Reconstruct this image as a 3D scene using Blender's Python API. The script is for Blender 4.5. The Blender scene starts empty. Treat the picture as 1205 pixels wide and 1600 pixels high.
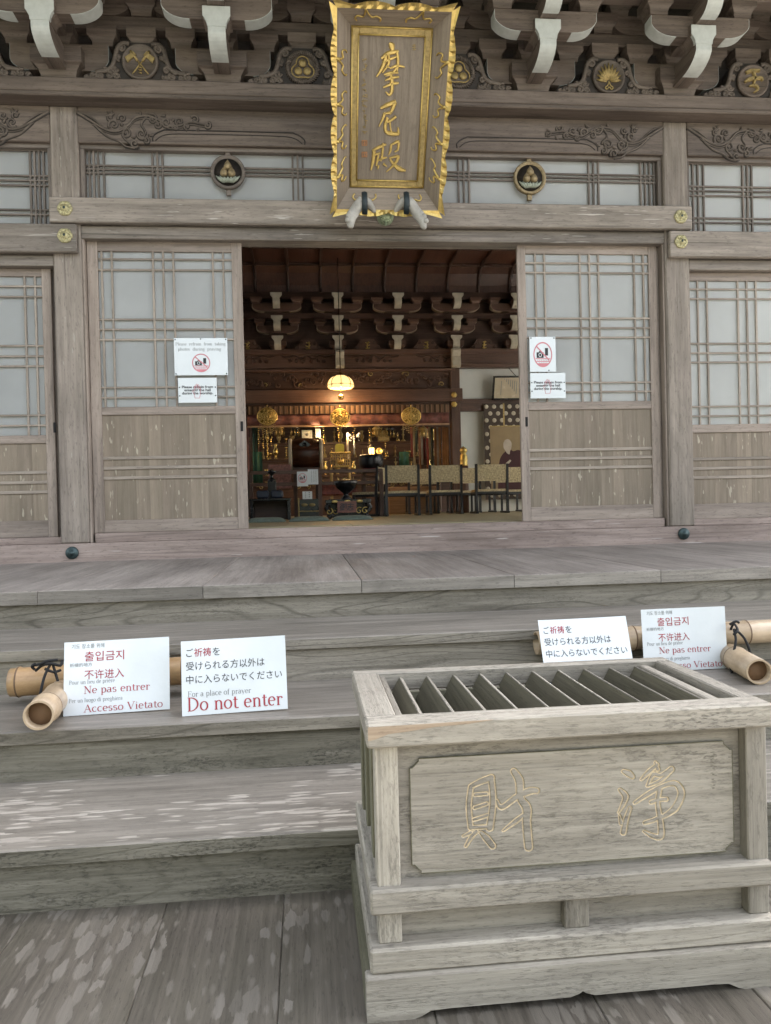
import bpy, math, random
from mathutils import Vector, Matrix
random.seed(7)
R = math.radians
sc = bpy.context.scene
COL = sc.collection

# ------------------------------------------------------------------ camera, sky, sun, exposure
FPX, YAW, PITCH, ROLL, EYE = 1222.9, 0.100513, -0.009156, -0.024504, 1.2
_f = Vector((math.sin(YAW)*math.cos(PITCH), math.cos(YAW)*math.cos(PITCH), math.sin(PITCH)))
_r = Vector((math.cos(YAW), -math.sin(YAW), 0)); _u = _r.cross(_f)
CR = _r*math.cos(ROLL) + _u*math.sin(ROLL); CU = -_r*math.sin(ROLL) + _u*math.cos(ROLL); CF = _f
CAMPOS = Vector((0, 0, EYE))
cam_d = bpy.data.cameras.new('camera'); cam = bpy.data.objects.new('camera', cam_d); COL.objects.link(cam)
cam.matrix_world = Matrix(((CR.x, CU.x, -CF.x, 0), (CR.y, CU.y, -CF.y, 0), (CR.z, CU.z, -CF.z, EYE), (0, 0, 0, 1)))
cam_d.sensor_fit = 'HORIZONTAL'; cam_d.sensor_width = 36; cam_d.lens = 36*FPX/1205
cam_d.clip_start = 0.05; cam_d.clip_end = 500
sc.camera = cam

w = bpy.data.worlds.new('World'); sc.world = w; w.use_nodes = True
SUN_EL, SUN_AZ = R(48), R(58)           # the sun stands behind the hall, to the right
nt = w.node_tree; bg = nt.nodes['Background']
sky = nt.nodes.new('ShaderNodeTexSky'); sky.sky_type = 'NISHITA'; sky.sun_disc = False
sky.sun_elevation = SUN_EL; sky.sun_rotation = SUN_AZ; sky.air_density = 1.0; sky.dust_density = 3.0; sky.ozone_density = 1.0
hs_n = nt.nodes.new('ShaderNodeHueSaturation'); hs_n.inputs['Saturation'].default_value = .36   # thin bright cloud over the blue
nt.links.new(sky.outputs[0], hs_n.inputs['Color']); nt.links.new(hs_n.outputs[0], bg.inputs[0]); bg.inputs[1].default_value = 0.15
sd = bpy.data.lights.new('sun', 'SUN'); so = bpy.data.objects.new('sun', sd); COL.objects.link(so)
sd.energy = 4.0; sd.angle = R(0.5); sd.color = (1, .95, .87)
_sdir = Vector((math.sin(SUN_AZ)*math.cos(SUN_EL), math.cos(SUN_AZ)*math.cos(SUN_EL), math.sin(SUN_EL)))
so.rotation_euler = _sdir.to_track_quat('Z', 'Y').to_euler()
sc.view_settings.view_transform = 'Standard'; sc.view_settings.look = 'None'
sc.view_settings.exposure = 2.52; sc.view_settings.gamma = 1
sc.cycles.use_denoising = True
sc.cycles.max_bounces = 8; sc.cycles.diffuse_bounces = 5; sc.cycles.sample_clamp_indirect = 6

# ------------------------------------------------------------------ measuring helpers (photo pixel -> point on a real plane)
def ray(x, y): return CR*((x-602.5)/FPX) - CU*((y-800)/FPX) + CF
def W(x, y, Y):
    d = ray(x, y); t = Y/d.y; return (d.x*t, d.z*t + EYE)
def WX(x, y, Y): return W(x, y, Y)[0]
def WZ(x, y, Y): return W(x, y, Y)[1]
def onplane(x, y, o, n):
    d = ray(x, y); t = (o-CAMPOS).dot(n)/d.dot(n); return CAMPOS + d*t

# ------------------------------------------------------------------ mesh builder
AX = {'x': Vector((1, 0, 0)), 'y': Vector((0, 1, 0)), 'z': Vector((0, 0, 1))}
class MB:
    def __init__(s): s.v = []; s.f = []; s.w = []; s.t = []; s.sm = []
    def add(s, vs, fs, grain='x', tone=None, smooth=False, off=None):
        g = AX[grain] if isinstance(grain, str) else grain
        a = Vector((0, 0, 1)) if abs(g.z) < .8 else Vector((1, 0, 0))
        b = g.cross(a).normalized(); a = b.cross(g).normalized()
        o = Vector(off) if off else Vector((random.uniform(0, 40), random.uniform(0, 40), random.uniform(0, 40)))
        tn = random.uniform(-1, 1) if tone is None else tone
        n = len(s.v)
        for p in vs:
            p = Vector(p); s.v.append(p); s.w.append((p.dot(g)+o.x, p.dot(b)+o.y, p.dot(a)+o.z)); s.t.append(tn)
        for f in fs: s.f.append([i+n for i in f]); s.sm.append(smooth)
        return s
    def box(s, x0, x1, y0, y1, z0, z1, grain=None, c=.004, tone=None, M=None):
        x0, x1 = sorted((x0, x1)); y0, y1 = sorted((y0, y1)); z0, z1 = sorted((z0, z1))
        if grain is None:
            d = {'x': x1-x0, 'y': y1-y0, 'z': z1-z0}; grain = max(d, key=d.get)
        c = min(c, .3*min(x1-x0, y1-y0, z1-z0))
        lo = (x0, y0, z0); hi = (x1, y1, z1); vs = []; idx = {}
        for i in (0, 1):
            for j in (0, 1):
                for k in (0, 1):
                    for ax in range(3):
                        q = []
                        for d, bit in enumerate((i, j, k)):
                            e = hi[d] if bit else lo[d]
                            if d != ax: e += (-c if bit else c)
                            q.append(e)
                        idx[(i, j, k, ax)] = len(vs); vs.append(tuple(q))
        fs = []
        for ax in range(3):
            for b in (0, 1):
                o = [d for d in range(3) if d != ax]; ring = []
                for u_, v_ in ((0, 0), (1, 0), (1, 1), (0, 1)):
                    key = [0, 0, 0]; key[ax] = b; key[o[0]] = u_; key[o[1]] = v_; ring.append(idx[(*key, ax)])
                fs.append(ring)
        for ax in range(3):
            o = [d for d in range(3) if d != ax]
            for u_ in (0, 1):
                for v_ in (0, 1):
                    k0 = [0, 0, 0]; k1 = [0, 0, 0]; k1[ax] = 1
                    for k in (k0, k1): k[o[0]] = u_; k[o[1]] = v_
                    fs.append([idx[(*k0, o[0])], idx[(*k1, o[0])], idx[(*k1, o[1])], idx[(*k0, o[1])]])
        for i in (0, 1):
            for j in (0, 1):
                for k in (0, 1): fs.append([idx[(i, j, k, 0)], idx[(i, j, k, 1)], idx[(i, j, k, 2)]])
        g = AX[grain]
        if M is not None: vs = [M @ Vector(p) for p in vs]; g = (M.to_3x3() @ g).normalized()
        return s.add(vs, fs, g, tone)
    def prism(s, poly, axis, d0, d1, grain=None, tone=None, M=None, off=None):
        # poly in the two other axes (y,z for x; x,z for y; x,y for z)
        def P(a, b, d): return Vector((d, a, b)) if axis == 'x' else Vector((a, d, b)) if axis == 'y' else Vector((a, b, d))
        n = len(poly); vs = [P(a, b, d0) for a, b in poly] + [P(a, b, d1) for a, b in poly]
        fs = [list(range(n))[::-1], [i+n for i in range(n)]] + [[i, (i+1) % n, (i+1) % n+n, i+n] for i in range(n)]
        g = AX[grain or 'x']
        if M is not None: vs = [M @ p for p in vs]; g = (M.to_3x3() @ g).normalized()
        return s.add(vs, fs, g, tone, False, off)
    def tube(s, pts, r, n=8, closed=False, caps=True, flat=None, grain='x', tone=None):
        # flat=(axis vector, factor): squash the section along that axis
        pts = [Vector(p) for p in pts]; m = len(pts); rs = r if isinstance(r, (list, tuple)) else [r]*m
        vs = []; prev = None
        for i, p in enumerate(pts):
            if closed: t = pts[(i+1) % m]-pts[i-1]
            else: t = pts[min(i+1, m-1)]-pts[max(i-1, 0)]
            if t.length < 1e-9: t = Vector((0, 0, 1))
            t.normalize()
            if prev is None:
                a = Vector((0, 1, 0)) if abs(t.y) < .9 else Vector((1, 0, 0))
            else: a = prev
            a = (a - t*a.dot(t))
            if a.length < 1e-6: a = t.orthogonal()
            a.normalize(); prev = a; b = t.cross(a)
            for k in range(n):
                q = 2*math.pi*k/n; o = a*math.cos(q)*rs[i] + b*math.sin(q)*rs[i]
                if flat: o = o - flat[0]*o.dot(flat[0])*(1-flat[1])
                vs.append(p+o)
        fs = []
        for i in range(m if closed else m-1):
            j = (i+1) % m
            for k in range(n): fs.append([i*n+k, i*n+(k+1) % n, j*n+(k+1) % n, j*n+k])
        if caps and not closed: fs += [list(range(n))[::-1], [(m-1)*n+k for k in range(n)]]
        return s.add(vs, fs, grain, tone, True)
    def lathe(s, prof, c, n=20, axis='z', grain='z', smooth=True, sq=1.0, tone=None):
        c = Vector(c); vs = []
        for r_, h in prof:
            for k in range(n):
                q = 2*math.pi*k/n; a, b = r_*math.cos(q), r_*math.sin(q)*sq
                vs.append(c + (Vector((a, b, h)) if axis == 'z' else Vector((a, h, b)) if axis == 'y' else Vector((h, a, b))))
        m = len(prof); fs = []
        for i in range(m-1):
            for k in range(n): fs.append([i*n+k, i*n+(k+1) % n, (i+1)*n+(k+1) % n, (i+1)*n+k])
        if prof[0][0] > 1e-5: fs.append(list(range(n))[::-1])
        if prof[-1][0] > 1e-5: fs.append([(m-1)*n+k for k in range(n)])
        return s.add(vs, fs, grain, tone, smooth)
    def ball(s, c, r, n=14, sz=1.0, m=8):
        prof = [(max(r*math.sin(math.pi*i/m), 1e-6), -r*sz*math.cos(math.pi*i/m)) for i in range(m+1)]
        return s.lathe(prof, c, n)
    def block(s, cx, cy, z0, wd, h, grain='x', d=None):
        vs = []; k = (d or wd)/wd
        lv = [(0, .68), (.18, .70), (.32, .76), (.44, .88), (.5, 1), (1, 1)]
        for t, q in lv:
            a = wd*q/2; b = wd*k*q/2
            vs += [(cx-a, cy-b, z0+h*t), (cx+a, cy-b, z0+h*t), (cx+a, cy+b, z0+h*t), (cx-a, cy+b, z0+h*t)]
        m = len(lv); fs = [[3, 2, 1, 0], [4*m-4, 4*m-3, 4*m-2, 4*m-1]]
        for i in range(m-1):
            for j in range(4): fs.append([i*4+j, i*4+(j+1) % 4, i*4+4+(j+1) % 4, i*4+4+j])
        return s.add(vs, fs, grain)
    def stroke(s, pts, ws, M, th=.004, tone=0):
        # flat brush stroke in local (u, v) of frame M, standing th proud along local w
        P = smooth2(pts, 4); Wd = resample(ws, len(P)); m = len(P); vs = []
        for i, (x, y) in enumerate(P):
            a = P[max(i-1, 0)]; b = P[min(i+1, m-1)]; tx, ty = b[0]-a[0], b[1]-a[1]; L = math.hypot(tx, ty) or 1
            nx, ny = -ty/L, tx/L; h = Wd[i]/2
            for k, z in ((1, 0), (.55, th), (-.55, th), (-1, 0)): vs.append(M @ Vector((x+nx*h*k, y+ny*h*k, z)))
        fs = []
        for i in range(m-1):
            for k in range(3): fs.append([i*4+k, i*4+4+k, i*4+5+k, i*4+1+k])
        fs += [[0, 1, 2, 3], [4*m-1, 4*m-2, 4*m-3, 4*m-4]]
        return s.add(vs, fs, 'x', tone)
def resample(ws, n):
    if not isinstance(ws, (list, tuple)): return [ws]*n
    out = []
    for i in range(n):
        t = i/(n-1)*(len(ws)-1) if n > 1 else 0; k = min(int(t), len(ws)-2); out.append(ws[k]+(ws[k+1]-ws[k])*(t-k))
    return out
def smooth2(pts, k):
    # Catmull-Rom
    P = [tuple(p) for p in pts]
    if len(P) < 3:
        return [tuple(P[0][d]+(P[1][d]-P[0][d])*i/k for d in range(len(P[0]))) for i in range(k+1)]
    out = []
    for i in range(len(P)-1):
        p0 = P[max(i-1, 0)]; p1 = P[i]; p2 = P[i+1]; p3 = P[min(i+2, len(P)-1)]
        for j in range(k):
            t = j/k
            out.append(tuple(.5*(2*p1[d]+(p2[d]-p0[d])*t+(2*p0[d]-5*p1[d]+4*p2[d]-p3[d])*t*t+(3*p1[d]-p0[d]-3*p2[d]+p3[d])*t**3) for d in range(len(p1))))
    out.append(P[-1]); return out
def spiral(cx, cy, r, a0, turns=1.4, d=1, n=16, rmin=.12):
    return [(cx+r*(1-(1-rmin)*i/n)*math.cos(a0+d*turns*2*math.pi*i/n), cy+r*(1-(1-rmin)*i/n)*math.sin(a0+d*turns*2*math.pi*i/n)) for i in range(n+1)]

WORLDPOS = {}
def mesh_obj(mb, name, mat, origin):
    me = bpy.data.meshes.new(name); O = Vector(origin)
    me.from_pydata([p-O for p in mb.v], [], mb.f)
    me.attributes.new('wood', 'FLOAT_VECTOR', 'POINT').data.foreach_set('vector', [c for q in mb.w for c in q])
    me.attributes.new('tone', 'FLOAT', 'POINT').data.foreach_set('value', mb.t)
    me.polygons.foreach_set('use_smooth', mb.sm)
    me.materials.append(mat); me.update()
    import bmesh as _b
    bm = _b.new(); bm.from_mesh(me); _b.ops.recalc_face_normals(bm, faces=bm.faces); bm.to_mesh(me); bm.free()
    o = bpy.data.objects.new(name, me); COL.objects.link(o); return o
def thing(name, label, cat, loc, group=None):
    o = bpy.data.objects.new(name, None); COL.objects.link(o); o.location = loc; o.empty_display_size = .1
    o['label'] = label; o['category'] = cat
    if group: o['group'] = group
    WORLDPOS[o.name] = Vector(loc); return o
def part(mb, name, mat, parent, label=None):
    o = mesh_obj(mb, name, mat, WORLDPOS[parent.name]); o.parent = parent; WORLDPOS[o.name] = WORLDPOS[parent.name]
    if label: o['label'] = label
    return o
def solo(mb, name, mat, label, cat, group=None):
    xs = [p.x for p in mb.v]; ys = [p.y for p in mb.v]; zs = [p.z for p in mb.v]
    O = Vector(((min(xs)+max(xs))/2, (min(ys)+max(ys))/2, min(zs)))
    o = mesh_obj(mb, name, mat, O); o.location = O; o['label'] = label; o['category'] = cat
    if group: o['group'] = group
    WORLDPOS[o.name] = O; return o
def struct(mb, name, mat, kind='structure'):
    o = mesh_obj(mb, name, mat, (0, 0, 0)); o['kind'] = kind; WORLDPOS[o.name] = Vector((0, 0, 0)); return o
KIDS = {}
def kids(o): return [c for c in COL.objects if c.parent == o]
def copy_tree(o, parent=None, shift=None, top=True):
    c = o.copy(); COL.objects.link(c)
    if parent is not None: c.parent = parent
    if shift is not None and top: c.location = Vector(o.location)+Vector(shift)
    WORLDPOS[c.name] = WORLDPOS[o.name] + (Vector(shift) if shift is not None else Vector())
    for ch in kids(o): copy_tree(ch, c, shift, False)
    return c

# ------------------------------------------------------------------ materials
def newmat(name):
    m = bpy.data.materials.new(name); m.use_nodes = True; t = m.node_tree; return m, t, t.nodes['Principled BSDF']
def _n(t, typ, **kw):
    n = t.nodes.new(typ)
    for k, v in kw.items(): setattr(n, k, v)
    return n
def _math(t, op, a, b=None, clamp=False):
    n = _n(t, 'ShaderNodeMath', operation=op, use_clamp=clamp)
    for i, q in enumerate((a, b)):
        if q is None: continue
        if hasattr(q, 'links'): t.links.new(q, n.inputs[i])
        else: n.inputs[i].default_value = q
    return n.outputs[0]
def _mix(t, fac, a, b, mode='MIX'):
    n = _n(t, 'ShaderNodeMix', data_type='RGBA', blend_type=mode); n.clamp_factor = True
    for i, q in ((0, fac), (6, a), (7, b)):
        if hasattr(q, 'links'): t.links.new(q, n.inputs[i])
        else: n.inputs[i].default_value = q if i == 0 else (*q, 1)
    return n.outputs[2]
def _noise(t, vec, scale, sc3=(1, 1, 1), detail=4, rough=.55, off=0):
    mp = _n(t, 'ShaderNodeMapping'); mp.inputs['Scale'].default_value = sc3; mp.inputs['Location'].default_value = (off, off*.7, off*1.3)
    t.links.new(vec, mp.inputs['Vector'])
    n = _n(t, 'ShaderNodeTexNoise'); n.inputs['Scale'].default_value = scale; n.inputs['Detail'].default_value = detail; n.inputs['Roughness'].default_value = rough
    t.links.new(mp.outputs[0], n.inputs['Vector']); return n.outputs[0]
def _ramp(t, fac, a, b):
    n = _n(t, 'ShaderNodeMapRange'); n.clamp = True
    n.inputs[1].default_value = a; n.inputs[2].default_value = b; t.links.new(fac, n.inputs[0]); return n.outputs[0]
def wood(name, dark, light, rough=.6, moss=None, moss_amt=0., ring=.35, fleck=None, fleck_rng=(.62, .66), fleck_sc=(9, 45, 45), bump=.35, tone=.14, pits=0., blotch=.42, cracks=.0, gs=1., pore=.35, oval=None, rline=(.0, .24), rfreq=15., pit_sc=(34, 150, 150)):
    m, t, p = newmat(name); dark = tuple(c*.78 for c in dark); light = tuple(c*1.08 for c in light)
    at = _n(t, 'ShaderNodeAttribute', attribute_name='wood').outputs['Vector']
    tn = _n(t, 'ShaderNodeAttribute', attribute_name='tone').outputs['Fac']
    G = lambda a, b: (a*gs**.5, b*gs, b*gs)
    fine = _noise(t, at, 1, G(3, 110), 6, .7)
    med = _noise(t, at, 1, G(1.1, 36), 4, .6, 7)
    rg = _noise(t, at, 1, (.45, 3.2, 3.2), 2, .45, 3)
    lines = _math(t, 'PINGPONG', _math(t, 'MULTIPLY', rg, rfreq*(.5+.5*gs)), .5)
    lines = _ramp(t, lines, *rline)                      # dark growth lines
    blot = _noise(t, at, 1, (.9, 2.6, 2.6), 5, .6, 11)
    base = _math(t, 'ADD', _math(t, 'MULTIPLY', _ramp(t, fine, .36, .64), .5), _math(t, 'MULTIPLY', _ramp(t, med, .36, .64), .5))
    base = _math(t, 'MULTIPLY', base, _math(t, 'ADD', _math(t, 'MULTIPLY', lines, ring), 1-ring))
    base = _math(t, 'ADD', _math(t, 'MULTIPLY', base, 1-blotch), _math(t, 'MULTIPLY', _ramp(t, blot, .30, .70), blotch), True)
    col = _mix(t, base, dark, light)
    hgt = _math(t, 'ADD', _math(t, 'MULTIPLY', fine, .6), _math(t, 'ADD', _math(t, 'MULTIPLY', lines, .3), _math(t, 'MULTIPLY', med, .4)))
    if pore:
        pv = _noise(t, at, 1, G(26, 190), 3, .7, 61)
        pf = _math(t, 'MULTIPLY', _ramp(t, pv, .56, .66), pore); col = _mix(t, pf, col, tuple(c*.55 for c in dark)); hgt = _math(t, 'SUBTRACT', hgt, _math(t, 'MULTIPLY', pf, .5))
    if pits:
        pv = _noise(t, at, 1, pit_sc, 4, .75, 21)
        big = _ramp(t, _noise(t, at, 1, (2.6, 8, 8), 5, .7, 29), .40, .66)
        pf = _math(t, 'MULTIPLY', _ramp(t, pv, .50, .60), _math(t, 'MULTIPLY', big, pits))
        col = _mix(t, pf, col, tuple(c*.35 for c in dark)); hgt = _math(t, 'SUBTRACT', hgt, _math(t, 'MULTIPLY', pf, .8))
    if cracks:
        cv = _noise(t, at, 1, (.7, 60, 60), 2, .5, 37)
        cf = _math(t, 'MULTIPLY', _ramp(t, cv, .66, .69), cracks); col = _mix(t, cf, col, tuple(c*.3 for c in dark))
    if moss_amt:
        mv = _ramp(t, _noise(t, at, 1, (1.4, 3, 3), 5, .65, 43), .38, .72)
        col = _mix(t, _math(t, 'MULTIPLY', mv, moss_amt), col, moss)
    if fleck:
        fc = _mix(t, fine, tuple(c*.72 for c in fleck), fleck); ar = _noise(t, at, 1, (1.1, 2.2, 2.2), 3, .6, 57)
        if oval:                                          # separate oval peeled spots of uneven size
            mp = _n(t, 'ShaderNodeMapping'); mp.inputs['Scale'].default_value = oval[0]; t.links.new(at, mp.inputs['Vector'])
            wv = _n(t, 'ShaderNodeTexNoise'); wv.inputs['Scale'].default_value = 1.7; wv.inputs['Detail'].default_value = 3; t.links.new(mp.outputs[0], wv.inputs['Vector'])
            ad = _n(t, 'ShaderNodeVectorMath', operation='MULTIPLY_ADD'); t.links.new(wv.outputs['Color'], ad.inputs[0]); ad.inputs[1].default_value = (.7, .7, .7); t.links.new(mp.outputs[0], ad.inputs[2])
            vo = _n(t, 'ShaderNodeTexVoronoi'); vo.inputs['Scale'].default_value = 1; t.links.new(ad.outputs[0], vo.inputs['Vector'])
            sp = _n(t, 'ShaderNodeSeparateColor'); t.links.new(vo.outputs['Color'], sp.inputs[0])
            rad = _math(t, 'MULTIPLY', _math(t, 'POWER', sp.outputs[0], 1.4), _ramp(t, ar, *oval[1])); rad = _math(t, 'MULTIPLY', rad, oval[2])
            ff = _ramp(t, _math(t, 'ADD', _math(t, 'SUBTRACT', rad, vo.outputs['Distance']), _math(t, 'MULTIPLY', _math(t, 'SUBTRACT', fine, .5), .22)), -.02, .14)
            ff = _math(t, 'MULTIPLY', ff, _math(t, 'ADD', _math(t, 'MULTIPLY', sp.outputs[1], .6), .35))
        else:
            fv = _noise(t, at, 1, fleck_sc, 2.0, .45, 51)
            ff = _math(t, 'MULTIPLY', _ramp(t, _math(t, 'ADD', fv, _math(t, 'MULTIPLY', _math(t, 'SUBTRACT', ar, .5), .35)), *fleck_rng), .8)
        col = _mix(t, ff, col, fc)
    tm = _math(t, 'ADD', _math(t, 'MULTIPLY', tn, tone), 1.)
    cc = _n(t, 'ShaderNodeVectorMath', operation='SCALE'); t.links.new(col, cc.inputs[0]); t.links.new(tm, cc.inputs['Scale'])
    t.links.new(cc.outputs[0], p.inputs['Base Color'])
    rr = _math(t, 'ADD', _math(t, 'MULTIPLY', blot, .25), rough-.12); t.links.new(rr, p.inputs['Roughness'])
    b = _n(t, 'ShaderNodeBump'); b.inputs['Strength'].default_value = bump; b.inputs['Distance'].default_value = .004/gs
    t.links.new(hgt, b.inputs['Height']); t.links.new(b.outputs[0], p.inputs['Normal'])
    p.inputs['Specular IOR Level'].default_value = .35
    return m
def plain(name, col, rough=.5, metal=0., var=.15, sc_=8, bump=0., emit=None, es=0., spec=.5):
    m, t, p = newmat(name)
    co = _n(t, 'ShaderNodeTexCoord').outputs['Object']
    nz = _noise(t, co, sc_, (1, 1, 1), 5, .6)
    c = _mix(t, _ramp(t, nz, .3, .7), tuple(x*(1-var) for x in col), tuple(min(1, x*(1+var)) for x in col))
    t.links.new(c, p.inputs['Base Color']); p.inputs['Metallic'].default_value = metal
    t.links.new(_math(t, 'ADD', _math(t, 'MULTIPLY', nz, .2), max(rough-.1, .02)), p.inputs['Roughness'])
    p.inputs['Specular IOR Level'].default_value = spec
    if bump:
        b = _n(t, 'ShaderNodeBump'); b.inputs['Strength'].default_value = bump; b.inputs['Distance'].default_value = .006
        t.links.new(_noise(t, co, sc_*4, (1, 1, 1), 4, .6, 5), b.inputs['Height']); t.links.new(b.outputs[0], p.inputs['Normal'])
    if emit: p.inputs['Emission Color'].default_value = (*emit, 1); p.inputs['Emission Strength'].default_value = es
    return m
MOSS = (.105, .10, .06)
M_BEAM = wood('weathered beam wood', (.092, .076, .063), (.345, .298, .255), .6, MOSS, .12, cracks=.5, fleck=(.5, .46, .42), fleck_rng=(.70, .73), fleck_sc=(4, 70, 70), gs=.38)
M_SILL = wood('weathered sill wood', (.15, .108, .092), (.38, .305, .27), .5, MOSS, .08, cracks=.3, fleck=(.52, .47, .44), fleck_rng=(.71, .75), fleck_sc=(3, 70, 70), gs=.38)
M_POST = wood('weathered post wood', (.14, .113, .094), (.41, .35, .30), .6, MOSS, .25, cracks=.5, fleck=(.45, .42, .36), fleck_rng=(.71, .74), fleck_sc=(8, 50, 50), gs=.38)
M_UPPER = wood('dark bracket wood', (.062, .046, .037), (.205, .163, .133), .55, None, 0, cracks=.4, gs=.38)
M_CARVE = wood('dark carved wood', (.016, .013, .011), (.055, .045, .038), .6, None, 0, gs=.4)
M_RELIEF = wood('carved relief wood', (.06, .047, .038), (.17, .138, .113), .55, None, 0, gs=.5)
M_DOOR = wood('door frame wood', (.145, .114, .095), (.39, .325, .275), .6, MOSS, .08, ring=.15, gs=.38)
M_LATT = wood('lattice wood', (.17, .14, .112), (.40, .345, .29), .6, None, 0, ring=.1, gs=.5)
M_PANEL = wood('door board wood', (.18, .142, .105), (.295, .24, .185), .55, MOSS, .25, ring=.12, fleck=(.5, .45, .35), fleck_rng=(.665, .70), fleck_sc=(9, 38, 38), tone=.12, gs=.38, pore=.12)
M_DARKLAT = wood('transom lattice wood', (.08, .068, .058), (.215, .18, .155), .6, None, 0, ring=.1, gs=.5)
M_VER = wood('veranda board wood', (.15, .128, .111), (.36, .318, .28), .72, None, 0, ring=.3, bump=.25, blotch=.55, gs=.45)
M_VEDGE = wood('veranda edge wood', (.12, .106, .09), (.33, .30, .262), .7, MOSS, .15, ring=.5, bump=.35, gs=.6, tone=.2, pits=.3, pit_sc=(50, 150, 150))
M_TREAD = wood('tread wood', (.116, .103, .087), (.296, .266, .228), .45, MOSS, .08, ring=.35, bump=.3, gs=.6)
M_TREADF = wood('flaked tread wood', (.102, .09, .075), (.262, .235, .20), .45, MOSS, .08, ring=.3, bump=.3, fleck=(.45, .41, .355), gs=.6, oval=((9, 52, 52), (.33, .56), .92))
M_RISER = wood('mossy riser wood', (.10, .09, .066), (.32, .295, .24), .75, (.09, .083, .055), .3, ring=.45, pits=.75, bump=.8, gs=1.0, pit_sc=(60, 170, 170), rline=(.02, .14), rfreq=22)
M_RISERU = wood('upper riser wood', (.12, .105, .082), (.37, .335, .275), .7, MOSS, .12, ring=.9, pits=.35, bump=.45, gs=.6, rline=(.02, .13), rfreq=24, pit_sc=(50, 150, 150))
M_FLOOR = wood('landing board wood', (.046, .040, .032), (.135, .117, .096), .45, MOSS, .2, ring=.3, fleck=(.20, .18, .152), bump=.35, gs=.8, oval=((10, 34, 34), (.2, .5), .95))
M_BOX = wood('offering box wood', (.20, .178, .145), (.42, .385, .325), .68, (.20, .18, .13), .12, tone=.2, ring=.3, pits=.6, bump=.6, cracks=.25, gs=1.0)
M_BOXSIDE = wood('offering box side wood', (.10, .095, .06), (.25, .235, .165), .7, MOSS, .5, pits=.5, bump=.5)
M_SLAT = wood('offering slat wood', (.055, .05, .034), (.135, .12, .08), .6, MOSS, .3)
M_JEWEL = plain('tarnished bronze', (.26, .20, .11), .5, .3, .4, 40, .3)
M_CUT = plain('fresh carved groove', (.58, .48, .33), .7, var=.25, sc_=60)
M_INT = wood('interior wood', (.055, .029, .021), (.15, .086, .062), .38, None, 0, ring=.3, bump=.15)
M_INTD = wood('dark interior wood', (.03, .016, .011), (.09, .05, .036), .4, None, 0, ring=.3, bump=.15)
M_COVE = wood('ceiling board wood', (.05, .022, .015), (.125, .058, .038), .35, None, 0, ring=.2, bump=.1)
M_WHITE = plain('aged white paint', (.47, .49, .465), .7, var=.12, sc_=14)
M_CREAM = plain('aged cream paint', (.42, .38, .30), .7, var=.15, sc_=14)
M_GOLD = plain('gold leaf', (.56, .41, .14), .38, .8, .22, 30, .25)
M_GOLDD = plain('old gilding', (.33, .245, .10), .5, .5, .35, 40, .4)
M_BRASS = plain('brass', (.70, .50, .18), .25, 1, .2, 30)
M_PATINA = plain('patinated bronze', (.30, .36, .24), .5, .5, .45, 45, .4)
M_NAIL = plain('dark bronze', (.05, .075, .075), .45, .6, .3, 30, .2)
M_BLACK = plain('black lacquer', (.012, .012, .014), .25, 0, .3, 6)
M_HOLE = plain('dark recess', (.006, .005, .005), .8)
M_CORD = plain('black cord', (.012, .012, .013), .8, var=.3, sc_=200, bump=.5)
M_INK = plain('black ink', (.02, .02, .022), .6); M_GREY = plain('grey ink', (.14, .15, .15), .6)
M_RED = plain('red ink', (.33, .03, .045), .5); M_PINK = plain('faded red ink', (.55, .19, .22), .5)
M_PAPER = plain('laminated paper', (.66, .70, .72), .2, var=.04, sc_=5, bump=.12, spec=.5)
M_TOOTH = plain('pale weathered bracket', (.34, .325, .295), .6, var=.25, sc_=18, bump=.5)
M_TEAL = plain('dark teal strap', (.014, .024, .028), .6)
M_PLASTER = plain('white plaster', (.62, .63, .60), .85, var=.05, sc_=4)
M_GRAVEL = plain('pale gravel', (.25, .235, .21), .95, var=.25, sc_=30, bump=.8)
M_BROCADE = plain('gold brocade', (.40, .33, .20), .6, var=.5, sc_=42)
M_CUSH = plain('green cushion cloth', (.13, .165, .135), .85, var=.25, sc_=40, bump=.3)
def tatami():
    m, t, p = newmat('tatami'); co = _n(t, 'ShaderNodeTexCoord').outputs['Object']
    a = _noise(t, co, 1, (4, 90, 10), 3); c = _mix(t, a, (.17, .145, .085), (.30, .26, .16)); t.links.new(c, p.inputs['Base Color']); p.inputs['Roughness'].default_value = .55; return m
M_TAT = tatami()
def pane(name, col, tr):
    m, t, p = newmat(name); co = _n(t, 'ShaderNodeTexCoord').outputs['Object']
    nz = _noise(t, co, 1.3, (1, 1, 1), 4, .55); c = _mix(t, _ramp(t, nz, .3, .7), tuple(x*.82 for x in col), col)
    sp = _ramp(t, _noise(t, co, 60, (1, 1, .5), 3, .6, 4), .70, .76); c = _mix(t, _math(t, 'MULTIPLY', sp, .35), c, (.75, .76, .74))
    t.links.new(c, p.inputs['Base Color']); p.inputs['Roughness'].default_value = .28
    tl = _n(t, 'ShaderNodeBsdfTranslucent'); t.links.new(c, tl.inputs[0]); mx = _n(t, 'ShaderNodeMixShader'); mx.inputs[0].default_value = tr
    t.links.new(p.outputs[0], mx.inputs[1]); t.links.new(tl.outputs[0], mx.inputs[2]); t.links.new(mx.outputs[0], t.nodes['Material Output'].inputs[0]); return m
M_PANE = pane('frosted pane', (.68, .70, .70), .6)
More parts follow.
